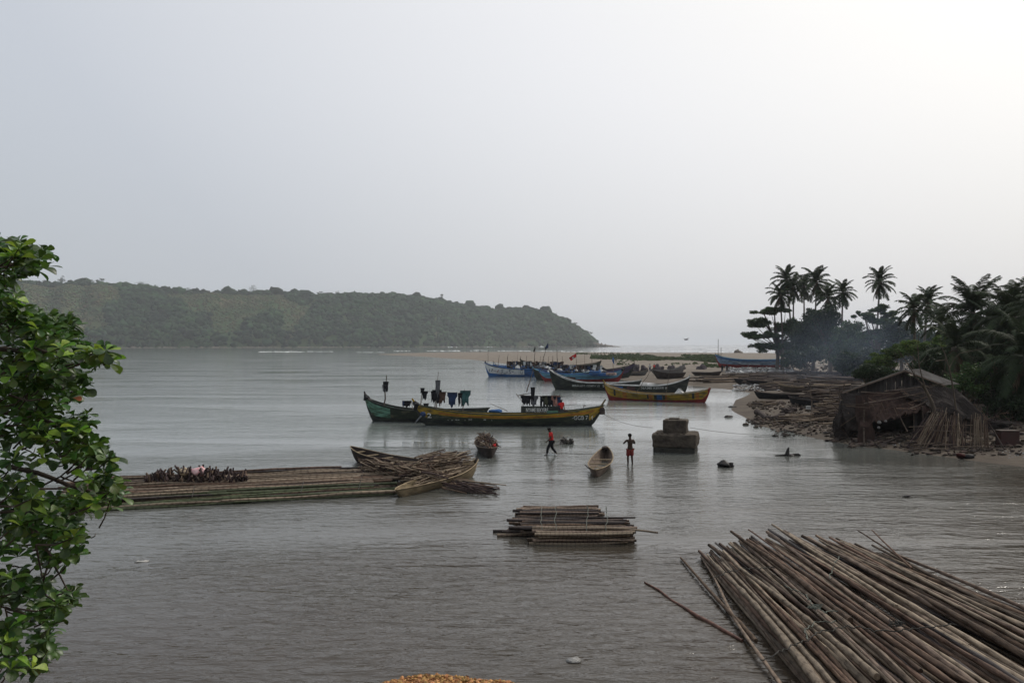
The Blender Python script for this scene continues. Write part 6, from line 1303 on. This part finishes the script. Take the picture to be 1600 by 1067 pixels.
tr('bushy_tree', 'tall dark tree beneath the first large palm', 1530, 78, 525, [(1510, 552, 30, 22, 2.5), (1545, 572, 34, 34, 2.5), (1556, 552, 22, 16, 2.5), (1530, 610, 44, 50, 2.5)], 18000, .16, 'dark', trunk_r=.25)
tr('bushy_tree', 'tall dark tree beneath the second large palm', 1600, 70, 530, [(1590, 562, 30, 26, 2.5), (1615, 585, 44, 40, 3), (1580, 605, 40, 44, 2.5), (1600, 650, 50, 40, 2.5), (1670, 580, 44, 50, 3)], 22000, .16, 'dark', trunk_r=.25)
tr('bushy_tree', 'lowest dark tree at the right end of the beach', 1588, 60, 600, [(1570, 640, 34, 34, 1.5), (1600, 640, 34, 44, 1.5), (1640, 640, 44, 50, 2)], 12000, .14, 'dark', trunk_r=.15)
for i, (x, Y, yt) in enumerate(((1480, 200, 520), (1540, 150, 515), (1640, 140, 470), (1720, 110, 470), (1310, 230, 520), (1430, 190, 505))):
    s = Y / F; tr('background_tree', ('dim tree far behind the yellow green shrub', 'dim tree behind the two large palms', 'tree at the edge of the frame behind the second large palm', 'tree past the edge of the view', 'dim tree behind the dome shaped tree', 'dim tree behind the short drooping palm')[i], x, Y, yt, [(x, yt + 26, 40, 26, 6), (x + 14, yt + 50, 44, 30, 6)], 8000, .35, 'dark', trunk_r=.3)

palmbark = mat('palm_bark', (0.16, 0.135, 0.11), (0.08, 0.065, 0.055), rough=.9, scale=3, stretch=(1, 1, 6), bump=.02)
palml = [mat('palm_leaf', (0.040, 0.058, 0.025), (0.022, 0.033, 0.016), rough=.7, scale=1, rnd=.35, hue=.04, transl=.15), mat('palm_leaf_dry', (0.14, 0.10, 0.06), (0.08, 0.055, 0.035), rough=.8, scale=1, rnd=.3)]
def frond_mesh(el, bend, pairs, m_, seed, lw=.085, L=4.0):
    rr = random.Random(seed); g = Geo(); n = 14; pts = []; p = Vector((0, 0, 0)); a = el; 
    for i in range(n + 1):
        pts.append(p.copy()); p = p + Vector((math.cos(a), 0, math.sin(a))) * (L / n); a -= bend / n * (0.5 + 1.0 * i / n)
    g.tube(pts, [.045 * (1 - .85 * i / n) for i in range(n + 1)], 4)
    for k in range(pairs):
        t = .12 + .88 * k / pairs; f = t * n; i = min(n - 1, int(f)); q = pts[i].lerp(pts[i + 1], f - i); d = (pts[i + 1] - pts[i]).normalized()
        ll = .95 * math.sin(math.pi * min(1, (t * .88 + .1))) ** .6 * rr.uniform(.8, 1.1) * L / 4
        for s in (-1, 1):
            side = Vector((0, s, 0)); dirn = (side * .75 + d * .62 + Vector((0, 0, rr.uniform(-.25, .25)))).normalized(); m1 = q + dirn * ll * .5 + Vector((0, 0, -.10 * ll)); e = q + dirn * ll + Vector((0, 0, -rr.uniform(.30, .55) * ll)); wv = d * lw
            b = len(g.v); g.v += [tuple(q - wv * .6), tuple(q + wv * .6), tuple(m1 + wv), tuple(m1 - wv), tuple(e)]; g.f += [(b, b + 1, b + 2, b + 3), (b + 3, b + 2, b + 4)]
    return make_mesh('frond', g.v, g.f, m_)
FR = [[frond_mesh(rad(e), rad(bd), 30, palml[0], i * 3 + k) for k in range(2)] for i, (e, bd) in enumerate(((78, 75), (58, 95), (38, 95), (15, 85), (-10, 70), (-55, 30)))]
FRN = [[frond_mesh(rad(e), rad(bd), 60, palml[0], 70 + i * 3 + k, .038) for k in range(2)] for i, (e, bd) in enumerate(((80, 60), (62, 85), (42, 100), (18, 95), (-8, 80), (-58, 28)))]
FRD = frond_mesh(rad(-60), rad(28), 26, palml[1], 99)
def palm(label, x, y, Y, xb=None, sc=1.0, near=False, nf=32, group='coconut palms on the right bank'):
    b = A(xb if xb is not None else x, Y); c = A(x, Y, y) ; root = thing('coconut_palm', label, 'palm tree', b, 0, group); top = c - b; g = Geo(); n = 8; pts = []
    for i in range(n + 1): t = i / n; pts.append(Vector((top.x * t ** 1.5, top.y * t, top.z * t - (.4 if i == 0 else 0))))
    g.tube(pts, [.26 - .12 * i / n for i in range(n + 1)], 7); g.blob(tuple(top - Vector((0, 0, .1))), (.34, .34, .4), 1, .2, 3); g.build('trunk', palmbark, root, smooth=True)
    src = FRN if near else FR
    for k in range(nf):
        lv = min(5, int(k / nf * 6)); me = R.choice(src[lv]); o = D.objects.new('frond', me); COL.objects.link(o); o.parent = root
        o.location = top + Vector((0, 0, .15 - .08 * lv)); o.rotation_euler = (R.gauss(0, .08), R.gauss(0, .08), k * 2.4 + R.gauss(0, .15)); o.scale = (sc * R.uniform(.85, 1.08),) * 3
    for k in range(3 if not near else 6):
        o = D.objects.new('frond', FRD); COL.objects.link(o); o.parent = root; o.location = top; o.rotation_euler = (0, 0, R.random() * 6.28); o.scale = (sc * .7,) * 3; o['label'] = 'dry hanging frond'
    if nf > 16:
        g = Geo()
        for k in range(7): a = k * .9; g.blob((top.x + .32 * math.cos(a), top.y + .32 * math.sin(a), top.z - .3 + R.uniform(-.1, .1)), .13, 1, .1, k)
        g.build('coconuts', palml[1], root)
palm('tallest palm at the left of the palm cluster', 1229, 437, 190, 1239, 1.05); palm('lower palm leaning out left of the cluster', 1219, 461, 187, 1224, .95); palm('palm crowded behind the tallest one', 1240, 448, 194, 1239, .95)
palm('slender palm in the gap of the cluster', 1256, 447, 195, 1257, .95); palm('high palm with wide fronds at the right of the cluster', 1276, 441, 184, 1272, 1.12); palm('short drooping palm below the high wide one', 1294, 464, 178, 1296, .9)
palm('separate palm standing right of the palm cluster', 1317, 457, 168, 1314, .82); palm('tall lone palm high above the umbrella shaped tree', 1375, 441, 158, 1368, .9)
palm('small rounded palm left of the hut palms', 1428, 484, 114, 1430, .78); palm('small palm with curved trunk behind the shrub', 1450, 472, 124, 1441, .72); palm('low palm half hidden behind the yellow green shrub', 1470, 507, 100, 1468, .72)
palm('large near palm above the hut', 1520, 490, 84, 1528, 1.08, True, 42); palm('largest near palm at the edge of the view', 1584, 497, 74, 1580, 1.05, True, 44); palm('palm mostly cut off by the edge of the view', 1632, 488, 66, 1634, .95, True, 36)
palm('dark palm crown between the two large near palms', 1552, 522, 80, 1550, 1.0, True, 34); palm('low dark palm hanging over the hut thatch', 1492, 545, 68, 1500, .8, True, 28); palm('palm with long hanging fronds at the right edge over the beach', 1604, 560, 60, 1600, .95, True, 34)
palm('young palm low in the dark thicket', 1548, 560, 72, 1552, .7, True, 18)

# ------------------------------------------------------------------ smoke over the log field, and the haze of the whole bay
def volume(name, o, color, dens, aniso=0.0, soft=None):
    m = D.materials.new(name); m.use_nodes = True; nt = m.node_tree; nt.nodes.clear(); out = N(nt, 'ShaderNodeOutputMaterial'); v = N(nt, 'ShaderNodeVolumePrincipled')
    v.inputs['Color'].default_value = (*color, 1); v.inputs['Density'].default_value = dens; v.inputs['Anisotropy'].default_value = aniso
    if soft:
        tc = N(nt, 'ShaderNodeTexCoord'); ln = N(nt, 'ShaderNodeVectorMath', operation='LENGTH'); nt.links.new(tc.outputs['Object'], ln.inputs[0])
        no = N(nt, 'ShaderNodeTexNoise'); no.inputs['Scale'].default_value = 1.6; no.inputs['Detail'].default_value = 3; no.inputs['Distortion'].default_value = .6; nt.links.new(tc.outputs['Object'], no.inputs['Vector'])
        f = mathn(nt, 'SUBTRACT', 1.0, ln.outputs['Value'], clamp=True); nn = mathn(nt, 'MULTIPLY_ADD', no.outputs[0], 2.4, -.75, clamp=True); nt.links.new(mathn(nt, 'MULTIPLY', mathn(nt, 'MULTIPLY', f, nn), dens * 3), v.inputs['Density'])
    nt.links.new(v.outputs[0], out.inputs['Volume']); o.data.materials.clear(); o.data.materials.append(m); return m
g = Geo(); g.blob((0, 0, 0), 1, 3, 0); o = g.build('smoke', None, kind='stuff'); c = A(1335, 126, 545); o.location = c; o.scale = (17, 10, 8.5); o['label'] = 'thin blue wood smoke drifting in front of the trees'; volume('smoke', o, (.60, .74, .98), .0085, soft=True)
HZT = 150
g = Geo(); Eh = 8950
g.box((0, Eh - 90, (HZT - 3) / 2), (2 * Eh, 2 * Eh, HZT + 3)); o = g.build('haze', None, kind='stuff'); o['label'] = 'pale harmattan haze over the whole bay'; volume('haze', o, (.93, .96, 1.0), .00011)
SC.cycles.volume_bounces = 1; SC.cycles.max_bounces = 6; SC.cycles.transparent_max_bounces = 8; SC.cycles.diffuse_bounces = 2; SC.cycles.glossy_bounces = 3; SC.cycles.caustics_reflective = False; SC.cycles.caustics_refractive = False
SC.cycles.use_denoising = True
